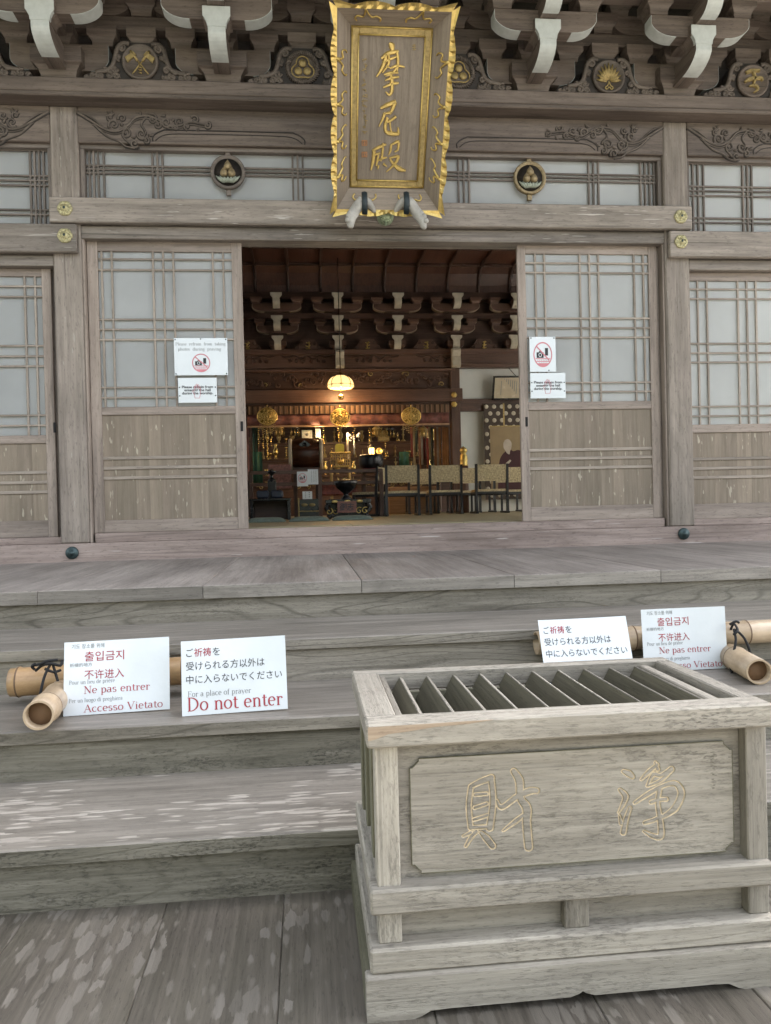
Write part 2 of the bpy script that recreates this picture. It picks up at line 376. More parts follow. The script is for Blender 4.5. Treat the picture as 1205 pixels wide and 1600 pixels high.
def bamboo_mat(name, a, b):
    m, t, p = newmat(name); at = _n(t, 'ShaderNodeAttribute', attribute_name='wood').outputs['Vector']
    f = _noise(t, at, 1, (3, 60, 60), 4); g = _noise(t, at, 1, (9, 16, 16), 6, .7, 9)
    c = _mix(t, _math(t, 'ADD', _math(t, 'MULTIPLY', f, .5), _math(t, 'MULTIPLY', _ramp(t, g, .3, .7), .5)), a, b); t.links.new(c, p.inputs['Base Color'])
    p.inputs['Roughness'].default_value = .35; return m
M_BAM = bamboo_mat('dry bamboo', (.20, .11, .05), (.54, .36, .18)); M_BAMIN = plain('bamboo inside', (.20, .12, .065), .8)
M_BAM2 = bamboo_mat('pale bamboo', (.24, .165, .10), (.58, .45, .30))

# ------------------------------------------------------------------ lettering
def text_mesh(body, M, size, width=None, height=None, align='LEFT', bold=0., slant=0., lift=.0012):
    cu = bpy.data.curves.new('lettering', 'FONT'); cu.body = body; cu.size = size; cu.align_x = align; cu.resolution_u = 3; cu.offset = bold; cu.shear = slant
    ob = bpy.data.objects.new('lettering', cu); COL.objects.link(ob)
    dg = bpy.context.evaluated_depsgraph_get(); dg.update(); me = bpy.data.meshes.new_from_object(ob.evaluated_get(dg))
    vs = [v.co.copy() for v in me.vertices]; fs = [list(p.vertices) for p in me.polygons]
    bpy.data.objects.remove(ob); bpy.data.curves.remove(cu); bpy.data.meshes.remove(me)
    if not vs: return [], []
    x0 = min(v.x for v in vs); x1 = max(v.x for v in vs)
    k = width/(x1-x0) if width else 1.
    off = x0 if align == 'LEFT' else (x0+x1)/2 if align == 'CENTER' else x1
    return [M @ Vector(((v.x-off)*k, v.y, lift)) for v in vs], fs
def put_text(mb, body, M, x, y, size, **kw):
    vs, fs = text_mesh(body, M @ Matrix.Translation((x, y, 0)), size, **kw); mb.add(vs, fs, 'x', 0)
# small serif alphabet drawn with a broad pen: L line, A arc (degrees), S serif
GLY = {
'D': (.74, 'L .16 0 .16 .70;A .20 .35 .44 .35 -90 90;S .16 0 .10 .14;S .16 .70 .10 .14'),
'N': (.74, 'T .14 0 .14 .70;T .60 0 .60 .70;L .14 .70 .60 .02;S .14 0 .1 .1;S .12 .70 .1 .03;S .60 .70 .1 .1'),
'A': (.72, 'T .10 0 .36 .70;L .36 .70 .62 0;T .2 .25 .52 .25;S .10 0 .09 .1;S .62 0 .1 .1'),
'V': (.72, 'L .10 .70 .36 0;T .36 0 .62 .70;S .10 .70 .1 .1;S .62 .70 .1 .1'),
'F': (.62, 'L .16 0 .16 .70;T .16 .70 .56 .70;T .16 .37 .42 .37;T .56 .70 .56 .56;T .42 .29 .42 .45;S .16 0 .1 .12;S .16 .70 .1 0'),
'P': (.62, 'L .16 0 .16 .70;A .20 .52 .33 .18 -90 90;S .16 0 .1 .12;S .16 .70 .1 .05'),
'a': (.50, 'L .36 .05 .36 .34;A .22 .33 .14 .13 0 150;A .21 .13 .15 .13 40 360;T .36 .05 .46 .02'),
'b': (.54, 'L .13 0 .13 .70;A .27 .23 .19 .23 -150 150;S .13 .70 .1 0'),
'c': (.47, 'A .26 .23 .19 .23 50 310'),
'd': (.56, 'L .42 0 .42 .70;A .26 .23 .19 .23 30 330;S .42 .70 .1 0;S .42 0 0 .1'),
'e': (.49, 'T .08 .25 .42 .25;A .25 .23 .18 .23 5 310'),
'f': (.34, 'L .16 0 .16 .55;A .28 .55 .12 .14 60 180;T .04 .45 .30 .45;S .16 0 .1 .12'),
'g': (.50, 'A .24 .28 .15 .17 0 360;A .24 -.10 .18 .11 0 360;T .34 .42 .48 .45'),
'h': (.57, 'L .14 0 .14 .70;A .29 .30 .15 .16 0 150;L .44 0 .44 .30;S .14 0 .09 .09;S .44 0 .09 .09;S .14 .70 .1 0'),
'i': (.29, 'L .14 0 .14 .45;S .14 0 .09 .09;S .14 .45 .09 0;L .14 .60 .14 .67'),
'k': (.55, 'L .14 0 .14 .70;T .14 .18 .42 .45;L .26 .28 .46 0;S .14 0 .09 .09;S .44 0 .07 .09;S .42 .45 .09 .08;S .14 .70 .1 0'),
'l': (.29, 'L .14 0 .14 .70;S .14 0 .09 .09;S .14 .70 .1 0'),
'm': (.84, 'L .14 0 .14 .45;A .28 .30 .14 .15 0 150;L .42 0 .42 .30;A .56 .30 .14 .15 0 150;L .70 0 .70 .30;S .14 0 .09 .08;S .42 0 .08 .08;S .70 0 .08 .09;S .14 .45 .09 0'),
'n': (.57, 'L .14 0 .14 .45;A .29 .30 .15 .16 0 150;L .44 0 .44 .30;S .14 0 .09 .09;S .44 0 .09 .09;S .14 .45 .09 0'),
'o': (.52, 'A .26 .23 .20 .23 0 360'),
'p': (.55, 'L .14 -.2 .14 .45;A .28 .23 .19 .23 -150 150;S .14 -.2 .09 .1;S .14 .45 .1 0'),
'r': (.42, 'L .14 0 .14 .45;A .27 .28 .13 .16 30 170;S .14 0 .09 .1;S .14 .45 .09 0'),
's': (.43, 'A .21 .345 .13 .105 30 270;A .21 .12 .14 .12 -150 90'),
't': (.35, 'L .16 .08 .16 .60;A .26 .10 .10 .10 180 320;T .04 .45 .31 .45'),
'u': (.57, 'L .13 .15 .13 .45;A .28 .15 .15 .15 180 340;L .43 0 .43 .45;S .13 .45 .09 0;S .43 .45 .09 0;S .43 0 0 .09'),
'w': (.74, 'L .08 .45 .22 0;T .22 0 .37 .43;L .37 .43 .52 0;T .52 0 .66 .45;S .08 .45 .08 .08;S .66 .45 .08 .08'),
'y': (.52, 'L .08 .45 .26 .02;T .44 .45 .18 -.2;S .08 .45 .08 .08;S .44 .45 .08 .07'),
'.': (.2, 'L .1 .0 .1 .07'),
}
GLY['\u00e8'] = (GLY['e'][0], GLY['e'][1]+';L .18 .66 .30 .54')
def serif(mb, body, M, x, y, size, width=None, weight=1., lift=.0012, gap=0.):
    adv = []; X = 0
    for ch in body:
        adv.append(X); X += (.30 if ch == ' ' else GLY[ch][0]) + gap
    kx = (width/(X*size) if width else 1.)*size; TH, TN = .088*weight, .034*weight
    def quad(pl, wf):
        P = [(x+a*kx, y+b*size) for a, b in pl]; m = len(P); vs = []
        for i in range(m):
            a = P[max(i-1, 0)]; b = P[min(i+1, m-1)]; tx, ty = b[0]-a[0], b[1]-a[1]; L = math.hypot(tx, ty) or 1
            h = size*(wf if wf else TN+(TH-TN)*abs(ty/L)**1.3)/2
            nx, ny = -ty/L*h, tx/L*h
            vs += [M @ Vector((P[i][0]+nx, P[i][1]+ny, lift)), M @ Vector((P[i][0]-nx, P[i][1]-ny, lift))]
        mb.add(vs, [[2*i, 2*i+1, 2*i+3, 2*i+2] for i in range(m-1)], 'x', 0)
    for ch, ax in zip(body, adv):
        if ch == ' ': continue
        for cmd in GLY[ch][1].split(';'):
            q = cmd.split(); c = q[0]; v = [float(k) for k in q[1:]]
            if c in 'LT': quad([(ax+v[0], v[1]), (ax+v[2], v[3])], TN if c == 'T' else TH)
            elif c == 'S': quad([(ax+v[0]-v[2], v[1]), (ax+v[0]+v[3], v[1])], TN)
            else: quad([(ax+v[0]+v[2]*math.cos(R(v[4]+(v[5]-v[4])*i/14)), v[1]+v[3]*math.sin(R(v[4]+(v[5]-v[4])*i/14))) for i in range(15)], None)
def frame(o, u, v):
    u = Vector(u).normalized(); v = Vector(v); v = (v-u*v.dot(u)).normalized(); n = u.cross(v)
    return Matrix(((u.x, v.x, n.x, o[0]), (u.y, v.y, n.y, o[1]), (u.z, v.z, n.z, o[2]), (0, 0, 0, 1)))

# ------------------------------------------------------------------ setting: ground, landing
b = MB(); b.add([(-120, -120, -.42), (120, -120, -.42), (120, 120, -.42), (-120, 120, -.42)], [[0, 1, 2, 3]]); struct(b, 'ground', M_GRAVEL)
b = MB()
fx = [-4.1, -3.7, -3.3, -2.9, -2.5, -2.07, -1.66, -1.25, -.862, -.452, -.098, .27, .66, 1.05, 1.44, 1.83, 2.2, 2.6, 3.0, 3.4, 3.8, 4.2, 4.6]
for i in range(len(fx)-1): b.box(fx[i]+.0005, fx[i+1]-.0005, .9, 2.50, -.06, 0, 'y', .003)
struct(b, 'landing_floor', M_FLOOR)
b = MB()                                      # unseen wooded slope on the left, added to block sky light
gx, gy = 26, 30; vs = []; fs = []
for i in range(gx+1):
    for j in range(gy+1):
        X = -6.2-i*.75; Yv = -44+j*1.5; h = (i/gx)**.7*24*(1-.15*math.sin(j*.5)) + random.uniform(-.6, .6)*(i > 0); vs.append((X+random.uniform(-.3, .3), Yv, -.5+max(h, 0)))
for i in range(gx):
    for j in range(gy): a = i*(gy+1)+j; fs.append([a, a+1, a+gy+2, a+gy+1])
n0 = len(vs)                                  # unseen woods added behind the viewer to cut low frontal light
for i in range(40):
    for j in range(12): vs.append((-34+i*1.8+random.uniform(-.4, .4), -13-j*1.3, -.5+max(0, (j/11)**.6*9+random.uniform(-.6, .6)*(j > 0))))
for i in range(39):
    for j in range(11): a = n0+i*12+j; fs.append([a, a+1, a+13, a+12])
b.add(vs, fs); struct(b, 'added_hillside', plain('hillside green', (.048, .056, .034), .9, var=.5, sc_=.8))

# ------------------------------------------------------------------ steps
LV = [0, .2, .395, .595, .794]; RY = [2.44, 3.03, 3.635, 4.275]
st = thing('wooden_steps', 'weathered grey wooden steps with mossy risers leading up to the hall veranda', 'steps', (0.7, 2.44, 0))
for i in range(4):
    rb = MB(); z0, z1 = LV[i], LV[i+1]-(.05 if i < 3 else .072)
    rb.box(-6, 6.5, RY[i], RY[i]+.04, z0-.04, z1, 'x', .003); part(rb, 'riser', M_RISER if i < 2 else M_RISERU, st)
    if i < 3:
        tb = MB(); tb.box(-6, 6.5, RY[i]-.022, RY[i+1]+.02, LV[i+1]-.05, LV[i+1], 'x', .006); part(tb, 'tread', M_TREADF if i == 0 else M_TREAD, st)
        nb = MB(); nb.box(-6, 6.5, RY[i]-.0255, RY[i]-.0225, LV[i+1]-.0495, LV[i+1]-.004, 'x', .001); part(nb, 'nosing', M_RISER if i == 0 else M_RISERU, st)
    else:
        pass

# ------------------------------------------------------------------ the hall: frame
PL, PR = -1.90, 3.33; SP = (PR-PL)/4
H = thing('temple_hall', 'weathered wooden temple hall front with lattice doors, carved beams and brackets around an open doorway', 'temple', (.715, 6.7, 0))
b = MB(); k = -8
vx = [WX(x, y, 4.27) for x, y in ((61, 935), (281, 925), (518, 915), (785, 905), (1030, 897))]
sp = (vx[-1]-vx[0])/4; xs = [vx[0]+sp*i for i in range(-6, 11)]
for i in range(len(xs)-1): b.box(xs[i]+.001, xs[i+1]-.001, 4.25, 6.66, .722, .794, 'y', .004)
part(b, 'veranda_floor', M_VER, H)
for i in range(len(xs)-1): b = MB(); b.box(xs[i]+.0015, xs[i+1]-.0015, 4.246, 4.2495, .7225, .790, 'x', .001); part(b, 'edge_board', M_VEDGE, H)
b = MB(); b.box(-7.2, 8.6, 6.64, 6.92, .78, .944, 'x', .006); part(b, 'ground_sill', M_SILL, H)
for x, y in ((112.5, 864), (1069, 834)):
    X, Z = W(x, y, 6.63); q = MB(); q.lathe([(.052, .0), (.052, -.012), (.044, -.024), (.022, -.026), (.02, -.032), (.012, -.04), (.0001, -.042)], (X, 6.64, Z), 24, 'y'); part(q, 'nail_cover', M_NAIL, H)
JL = -1.770; JR = 3.200
b = MB(); b.box(JL+.02, JR-.02, 6.70, 6.86, .944, 1.022, 'x', .004); part(b, 'threshold', M_SILL, H)
for X in (PL, PR):
    b = MB(); b.box(X-.112, X+.112, 6.66, 6.90, .944, 4.53, 'z', .012); part(b, 'post', M_POST, H)
for s, X0, X1 in ((1, PL+.112, JL), (-1, JR, PR-.112)):
    b = MB(); b.box(X0, X1, 6.685, 6.88, .944, 3.50, 'z', .004); part(b, 'door_jamb', M_DOOR, H)
# head beams
b = MB(); b.box(PL-.115, PR+.115, 6.60, 6.655, 3.560, 3.765, 'x', .008); part(b, 'lintel_beam', M_BEAM, H)
b = MB(); b.box(PL+.112, PR-.112, 6.67, 6.86, 3.452, 3.558, 'x', .006); part(b, 'door_head', M_BEAM, H)
for s in (-1, 1):
    X0, X1 = (-7.2, PL+.095) if s < 0 else (PR-.095, 8.6)
    b = MB(); b.box(X0, X1, 6.60, 6.655, 3.318, 3.548, 'x', .008); part(b, 'side_beam', M_BEAM, H)
    X0, X1 = (-7.2, PL-.112) if s < 0 else (PR+.112, 8.6)
    b = MB(); b.box(X0, X1, 6.675, 6.86, 3.225, 3.316, 'x', .006); part(b, 'side_door_head', M_BEAM, H)
    b = MB(); b.box(X0, X1, 6.70, 6.86, .944, 1.0, 'x', .004); part(b, 'side_threshold', M_SILL, H)
    b = MB(); b.box(X0, X1, 6.72, 6.86, 3.312, 3.552, 'x', .002); part(b, 'head_board', M_POST, H)
b = MB(); b.box(-7.2, 8.6, 6.50, 6.94, 4.565, 4.685, 'x', .01); b.box(-7.2, 8.6, 6.488, 6.94, 4.528, 4.5645, 'x', .008); part(b, 'wall_plate', M_UPPER, H)
b = MB(); b.box(PL+.112, PR-.112, 6.72, 6.86, 3.5585, 3.766, 'x', .002); part(b, 'head_board', M_POST, H)
# gilt rosettes over the beam ends
def rosette(X, Z, Y=6.60):
    q = MB(); n = 36; pr = []
    for ring, (rad, dep) in enumerate(((.059, 0), (.059, -.008), (.048, -.018), (.041, -.012), (.027, -.013), (.018, -.028), (.0001, -.033))):
        for i in range(n):
            a = 2*math.pi*i/n; f = 1+.075*abs(math.cos(3*a))*(ring < 3)-.04*(ring < 3); pr.append((X+rad*f*math.cos(a), Y+dep, Z+rad*f*math.sin(a)))
    q.add(pr, [[r_*n+i, r_*n+(i+1) % n, (r_+1)*n+(i+1) % n, (r_+1)*n+i] for r_ in range(6) for i in range(n)], 'x', 0, True)
    for i in range(6):
        a = math.pi/3*i+.3; q.ball((X+.041*math.cos(a), Y-.013, Z+.041*math.sin(a)), .0095, 8, 1, 5)
    o = part(q, 'metal_rosette', M_ROS, H); e = MB(); e.ball((X, Y-.026, Z), .012, 10, 1, 6); part(e, 'centre_boss', M_NAIL, o)
M_ROS = plain('patinated gilt', (.40, .36, .20), .45, .4, .6, 70, .5)
for x, y in ((101, 325), (101, 367.5), (1064.5, 338), (1065, 377)): rosette(*W(x, y, 6.59))

# carved tie beams, one per bay
VINE = [[(0, 15), (40, 40), (90, 70), (130, 78), (165, 60), (195, 30), (235, 22), (275, 35), (310, 55), (345, 52), (380, 40), (420, 45), (450, 50)],
        [(55, 55), (95, 92), (140, 112), (160, 128), (190, 135)], [(0, 15), (30, 22), (60, 42), (90, 68)], [(235, 22), (215, 50), (228, 78), (215, 105)], [(165, 60), (150, 90), (175, 120)]]
CURL = [(122, 55, 15, 2.5), (160, 84, 17, 3.5), (214, 84, 17, 0), (252, 32, 15, 4), (300, 42, 14, 1), (345, 38, 12, 2), (398, 30, 11, 3.6), (440, 50, 10, 5), (150, 32, 11, 2.8), (110, 30, 9, 1), (190, 118, 12, .6), (270, 52, 10, 5.4), (370, 55, 9, 1.5), (230, 108, 9, 4.6), (330, 62, 8, 3)]
LEAF = [((100, 12), (120, 22)), ((118, 6), (112, 26)), ((95, 26), (128, 14)), ((205, 22), (215, 6)), ((280, 22), (300, 12)), ((320, 40), (322, 24)), ((240, 92), (258, 80)), ((150, 60), (142, 44)), ((410, 58), (400, 70)), ((178, 96), (196, 92))]
KV = .00238
def vine(q, X0, Z0, s, Y=6.655, kr=1.0):
    P = lambda x, z: (X0+s*x*KV, Y, Z0-z*KV)
    fl = (AX['y'], .9)
    for i, l in enumerate(VINE):
        pts = smooth2(l, 5); m = len(pts); q.tube([P(*p) for p in pts], [kr*(.0125 if i == 0 else .010)*(1-.4*j/m) for j in range(m)], 6, flat=fl)
        if i == 0: q.tube([P(p[0], p[1]+9) for p in pts[6:]], .0055*kr, 5, flat=fl)
    for cx, cz, r, a in CURL:
        pts = spiral(cx, cz, r*1.3, a, 1.3, s, 18); m = len(pts); q.tube([P(*p) for p in pts], [.0105*kr*(1-.45*j/m) for j in range(m)], 6, flat=fl)
        q.ball((P(cx, cz)[0], Y+.001, P(cx, cz)[2]), .010*kr, 8, 1, 5)
    for a, c in LEAF: q.tube([P(*a), P((a[0]+c[0])/2+3, (a[1]+c[1])/2+2), P(*c)], [.004*kr, .013*kr, .003*kr], 6, flat=fl)
def tie_beam(X0, X1, ends):
    q = MB(); q.box(X0, X1, 6.66, 6.86, 4.235, 4.528, 'x', .006)
    o = part(q, 'carved_beam', M_UPPER, H)
    for e in ends:
        v = MB(); vine(v, X0 if e > 0 else X1, 4.512, e, 6.665, 1.45); part(v, 'vine_carving', M_CARVE, o)  # dark tubes behind the relief: groove shade and dirt put into the colour
        u_ = MB(); vine(u_, X0 if e > 0 else X1, 4.515, e, 6.654, .72); part(u_, 'vine_relief', M_RELIEF, o)
    if len(ends) == 2: cuts = ((X0+.60, X0+1.85), (X1-1.85, X1-.60))
    else: cuts = ((X0+.62, X0+1.9),) if ends[0] > 0 else ((X1-1.9, X1-.62),)
    for a, c in cuts:
        v = MB(); v.tube([(x, 6.659, z) for x, z in smooth2([(a, 4.255), (a+.005, 4.30), (a+.08, 4.345), (a+.2, 4.352), (c-.2, 4.352), (c-.08, 4.345), (c-.005, 4.30), (c, 4.255)], 4)], .0065, 5)
        v.tube([(x, 6.659, z) for x, z in smooth2([(a+.02, 4.262), (a+.10, 4.31), (a+.3, 4.322), (c-.3, 4.322), (c-.1, 4.31), (c-.02, 4.262)], 4)], .0045, 5)
        part(v, 'eyebrow_carving', M_CARVE, o)
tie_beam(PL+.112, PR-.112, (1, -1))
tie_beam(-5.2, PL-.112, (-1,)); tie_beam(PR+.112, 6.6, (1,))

# transom windows
def lattice(q, X0, X1, Z0, Z1, Y, vs, hs, wv=.016, wh=.014, d=.022):
    for x in vs: q.box(x-wv/2, x+wv/2, Y-d, Y, Z0, Z1, 'z', .002)
    for z in hs: q.box(X0, X1, Y-d-.0015, Y-.003, z-wh/2, z+wh/2, 'x', .002)
def transom(X0, X1, Z0, Z1, vs, hs, crests=()):
    q = MB(); f = .035
    q.box(X0, X1, 6.70, 6.80, Z1-f, Z1, 'x'); q.box(X0, X1, 6.70, 6.80, Z0, Z0+f*.6, 'x'); q.box(X0, X0+f, 6.702, 6.798, Z0+f*.6, Z1-f, 'z'); q.box(X1-f, X1, 6.702, 6.798, Z0+f*.6, Z1-f, 'z')
    o = part(q, 'transom_window', M_DARKLAT, H)
    g = MB(); g.box(X0+.01, X1-.01, 6.765, 6.772, Z0+.005, Z1-.01, 'x', .001); part(g, 'window_pane', M_PANE, o)
    l = MB(); lattice(l, X0+f, X1-f, Z0+f*.6, Z1-f, 6.762, vs, hs); part(l, 'lattice', M_DARKLAT, o)
    for X, Z in crests:
        c = MB(); c.lathe([(.143, .0), (.146, -.02), (.143, -.036), (.124, -.040), (.116, -.022), (.0001, -.018)], (X, 6.735, Z), 40, 'y', 'x')
        for dz in (.15, -.15): c.box(X-.02, X+.02, 6.72, 6.75, Z+dz-.04, Z+dz+.035, 'z')
        co = part(c, 'round_crest', M_DARKLAT if X < 1 else M_JEWEL, H); c = MB(); c.lathe([(.114, 0), (.0001, -.002)], (X, 6.711, Z), 32, 'y', 'x'); part(c, 'dark_field', M_CARVE, co)
        j = MB()
        for a, z in ((-.032, -.012), (.032, -.012), (0, .045)):
            j.lathe([(.0001, .058), (.008, .045), (.024, .024), (.032, .006), (.033, -.006), (.028, -.02), (.016, -.03), (.0001, -.033)], (X+a, 6.70, Z+z), 16, 'z')
        part(j, 'jewel', M_JEWEL, co)
        lo = MB()
        for i in range(-3, 4):
            a = i*.32; lo.tube([(X+.012*i, 6.712, Z-.085), (X+.024*i, 6.698, Z-.062), (X+.028*i+.02*math.sin(a), 6.702, Z-.035)], [.010, .014, .003], 8)
        part(lo, 'lotus_base', plain('pale green patina', (.30, .33, .27), .6, .2, .3, 40, .3), co)
yy = 6.745
def Xs(l, y, sc_, ox, Y): return [WX(ox+x/sc_, y, Y) for x in l]
cx_ = [WX(356, 268, 6.70), WX(828.6, 277, 6.70)]
tv = Xs((318, 333, 349, 369, 542, 560, 578, 1040, 1058, 1076), 268, 2.2736, 0, yy) + Xs((84, 103, 122, 551, 568, 586, 737, 753, 769, 785), 277, 2.295, 680, yy)
zc = WZ(356, 268, yy)
transom(PL+.112, PR-.112, 3.762, 4.237, tv, (zc-.032, zc, zc+.032), [(cx_[0], WZ(356, 268, 6.70)), (cx_[1], WZ(828.6, 277, 6.70))])
zs = lambda l, ox, oy, sc_, Y: [WZ(ox, oy+y/sc_, Y) for y in l]
hs = zs((513, 534, 624, 641, 658, 745, 762), 40, 0, 2.2736, yy)
xr = Xs((108, 124, 140, 156), 280, 2.2736, 0, yy); xl = [x-.78 for x in xr[:3]]+[x-1.56 for x in xr[:3]]
transom(PL-2.6, PL-.112, 3.549, 4.237, xr+xl, hs)
hs = zs((572, 589, 670, 686, 703, 783, 799), 1140, 0, 2.295, yy)
xr = Xs((925, 943, 963, 1104, 1120, 1136), 285, 2.295, 680, yy); xr += [xr[3]+.44*k+d for k in (1, 2, 3, 4) for d in (0, .043, .086)]
transom(PR+.112, PR+2.6, 3.549, 4.237, xr, hs)

# sliding doors
def door(X0, X1, Z0, Z1, Y, vs, hs, z_lat, z_mid, z_bot, batt, pull, sw=.075, label=None):
    T = .036; root = MB()
    root.box(X0, X0+sw, Y, Y+T, Z0, Z1, 'z', .003); root.box(X1-sw, X1, Y, Y+T, Z0, Z1, 'z', .003)
    a, c = X0+sw, X1-sw
    for z0, z1 in ((z_lat, Z1), z_mid, (Z0, z_bot)): root.box(a, c, Y+.002, Y+T-.002, z0, z1, 'x', .003)
    o = part(root, 'sliding_door', M_DOOR, H, label)
    g = MB(); g.box(a, c, Y+.022, Y+.027, z_mid[1], z_lat, 'x', .001); part(g, 'pane', M_PANE, o)
    l = MB(); lattice(l, a, c, z_mid[1], z_lat, Y+.0195, vs, hs, .017, .016, .0165); part(l, 'lattice', M_LATT, o)
    p = MB(); n = max(3, round((c-a)/.125)); ed = [a+(c-a)*(i+random.uniform(-.2, .2)*(0 < i < n))/n for i in range(n+1)]
    for i in range(n): p.box(ed[i], ed[i+1], Y+.016, Y+.028, z_bot, z_mid[0], 'z', .0012)
    part(p, 'lower_board', M_PANEL, o)
    t = MB()
    for z in batt: t.box(a, c, Y+.004, Y+.016, z-.013, z+.013, 'x', .003)
    part(t, 'batten', M_LATT, o)
    if pull is not None:
        h = MB(); px_, pz = pull
        h.box(px_-.011, px_+.011, Y-.003, Y+.002, pz-.042, pz+.042, 'z', .002); part(h, 'finger_pull', M_HOLE, o)
    return o
DY = 6.745
lx = [WX(0+x/3.0125, 370+y/3.0125, DY) for x, y in ((482, 300), (530, 300), (724, 300), (772, 300), (820, 300), (1006, 300), (1055, 300))]
lz = [WZ(240, 370+y/3.0125, DY) for y in (105, 155, 388, 435, 483, 708, 755)]
door(JL+.004, WX(382.5, 600, DY), 1.024, 3.455, DY, lx, lz, WZ(240, 393, DY), (WZ(260, 647.5, DY), WZ(260, 635, DY)), WZ(260, 811, DY), [WZ(260, y, DY) for y in (714.5, 730, 745.5)], (WX(378, 666, DY), WZ(378, 666, DY)), .085)
# right
rx = [WX(800+x/2.975, 370+300/2.975, DY) for x in (113, 156, 321, 365, 407, 573, 616)]
rz = [WZ(925, 370+y/2.975, DY) for y in (122, 167, 378, 423, 467, 677, 720)]
door(WX(812.5, 600, DY), WX(1030, 600, DY), 1.024, 3.455, DY, rx, rz, WZ(925, 397, DY), (WZ(930, 639.5, DY), WZ(930, 627, DY)), WZ(930, 790, DY), [WZ(930, y, DY) for y in (702, 715.5, 730.5)], (WX(823, 659, DY), WZ(823, 659, DY)), .075)
b = MB(); b.box(WX(1030, 600, DY)+.004, JR+.004, 6.775, 6.88, 1.024, 3.452, 'z', .003); part(b, 'door_stop', M_POST, H)
# side bays
sx = [WX(x/3.0125, 560, DY) for x in (124, 173)]; x1 = WX(84, 600, DY); dx = 1.22
sv = sx + [x1-dx*.5+d for d in (-.049, 0, .049)] + [x1-dx+.085+.049, x1-dx+.085+.098]
sz = [WZ(40, 370+y/3.0125, DY) for y in (232, 281, 512, 561, 608, 840, 888)]
q = MB(); q.box(x1-.02, PL-.105, 6.80, 6.85, 1.002, 3.224, 'z', .002); part(q, 'door_stop', M_POST, H)
door(x1-dx, x1, 1.002, 3.224, DY, sv, sz, WZ(40, 370+186/3.0125, DY), (WZ(40, 370+973/3.0125, DY), WZ(40, 370+934/3.0125, DY)), WZ(40, 370+1337/3.0125, DY), [WZ(40, 370+y/3.0125, DY) for y in (1110, 1157, 1203)], (WX(85.5, 668, DY), WZ(85.5, 668, DY)))
door(x1-dx*2+.05, x1-dx+.04, 1.002, 3.224, DY+.045, [v-dx+.05 for v in sv], sz, WZ(40, 370+186/3.0125, DY), (WZ(40, 370+973/3.0125, DY), WZ(40, 370+934/3.0125, DY)), WZ(40, 370+1337/3.0125, DY), [WZ(40, 370+y/3.0125, DY) for y in (1110, 1157, 1203)], None)
X0 = PR+.112+.005; rv = [WX(800+x/2.975, 560, DY) for x in (872, 915, 1059, 1101, 1143)]
g_ = rv[2]-rv[1]; rv += [rv[4]+g_, rv[4]+g_+.043]
rz = [WZ(1150, 370+y/2.975, DY) for y in (243, 288, 495, 539, 582, 787, 831)]
zl = (WZ(1150, 370+205/2.975, DY), (WZ(1150, 370+908/2.975, DY), WZ(1150, 370+870/2.975, DY)), WZ(1150, 370+1238/2.975, DY), [WZ(1150, 370+y/2.975, DY) for y in (1030, 1074, 1116)])
x1 = rv[-1]+.12
door(X0-.05, x1, 1.002, 3.224, DY, rv, rz, *zl, None, .055)
door(x1-.05, x1-.05+(x1-X0), 1.002, 3.224, DY+.045, [v+(x1-X0) for v in rv], rz, *zl, None, .055)
for a, c in ((-7.2, PL-2.6), (PR+2.6, 8.6)):
    b = MB(); b.box(a, c, 6.74, 6.86, .944, 4.53, 'z'); part(b, 'board_wall', M_POST, H)
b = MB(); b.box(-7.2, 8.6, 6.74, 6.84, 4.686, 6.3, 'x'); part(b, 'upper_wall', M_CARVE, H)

# ------------------------------------------------------------------ bracket sets and frog-leg struts
def arm_poly(L, h, tip=.55, cl=.17):
    pts = []
    for i in range(9):
        a = math.pi/2*i/8; pts.append((L-cl+cl*math.cos(a)**.9 if i < 8 else L-cl, h*tip*(1-math.sin(a)**1.3)))
    right = [(L, h)]+pts
    return right
def arm(q, cx, cy, z, L, h, wd, axis='x', cl=.17, tip=.55):
    r_ = arm_poly(L, h, tip, cl); poly = [(cx+x, z+zz) for x, zz in r_]+[(cx-x, z+zz) for x, zz in r_[::-1]]
    q.prism(poly, 'y', cy-wd/2, cy+wd/2, 'x')
def arm_white(q, cx, cy, z, L, h, wd, cl=.17, tip=.55, t=.004, side=1):
    r_ = arm_poly(L, h, tip, cl)
    for s in (side,):
        out = [(x+t*.7, zz-t*.7) for x, zz in r_]; poly = r_+out[::-1]; q.prism([(cx+s*x, z+zz) for x, zz in poly], 'y', cy-wd/2-.002, cy+wd/2+.002, 'x')
def arm_fwd(q, cx, z, y_tip, y_back, h, wd, cl=.22, tip=.55):
    L = y_back-y_tip; pts = [(y_tip, z+h)]
    for i in range(9):
        a = math.pi/2*i/8; pts.append((y_tip+cl-cl*math.cos(a)**.9 if i < 8 else y_tip+cl, z+h*tip*(1-math.sin(a)**1.3)))
    pts += [(y_back, z), (y_back, z+h)]
    q.prism(pts, 'x', cx-wd/2, cx+wd/2, 'y'); return pts[:10]
def fwd_white(q, cx, pts, wd, t=.004):
    out = [(y-t*.7, z-t*.7) for y, z in pts]; q.prism(pts+out[::-1], 'x', cx-wd/2-.002, cx+wd/2+.002, 'y')
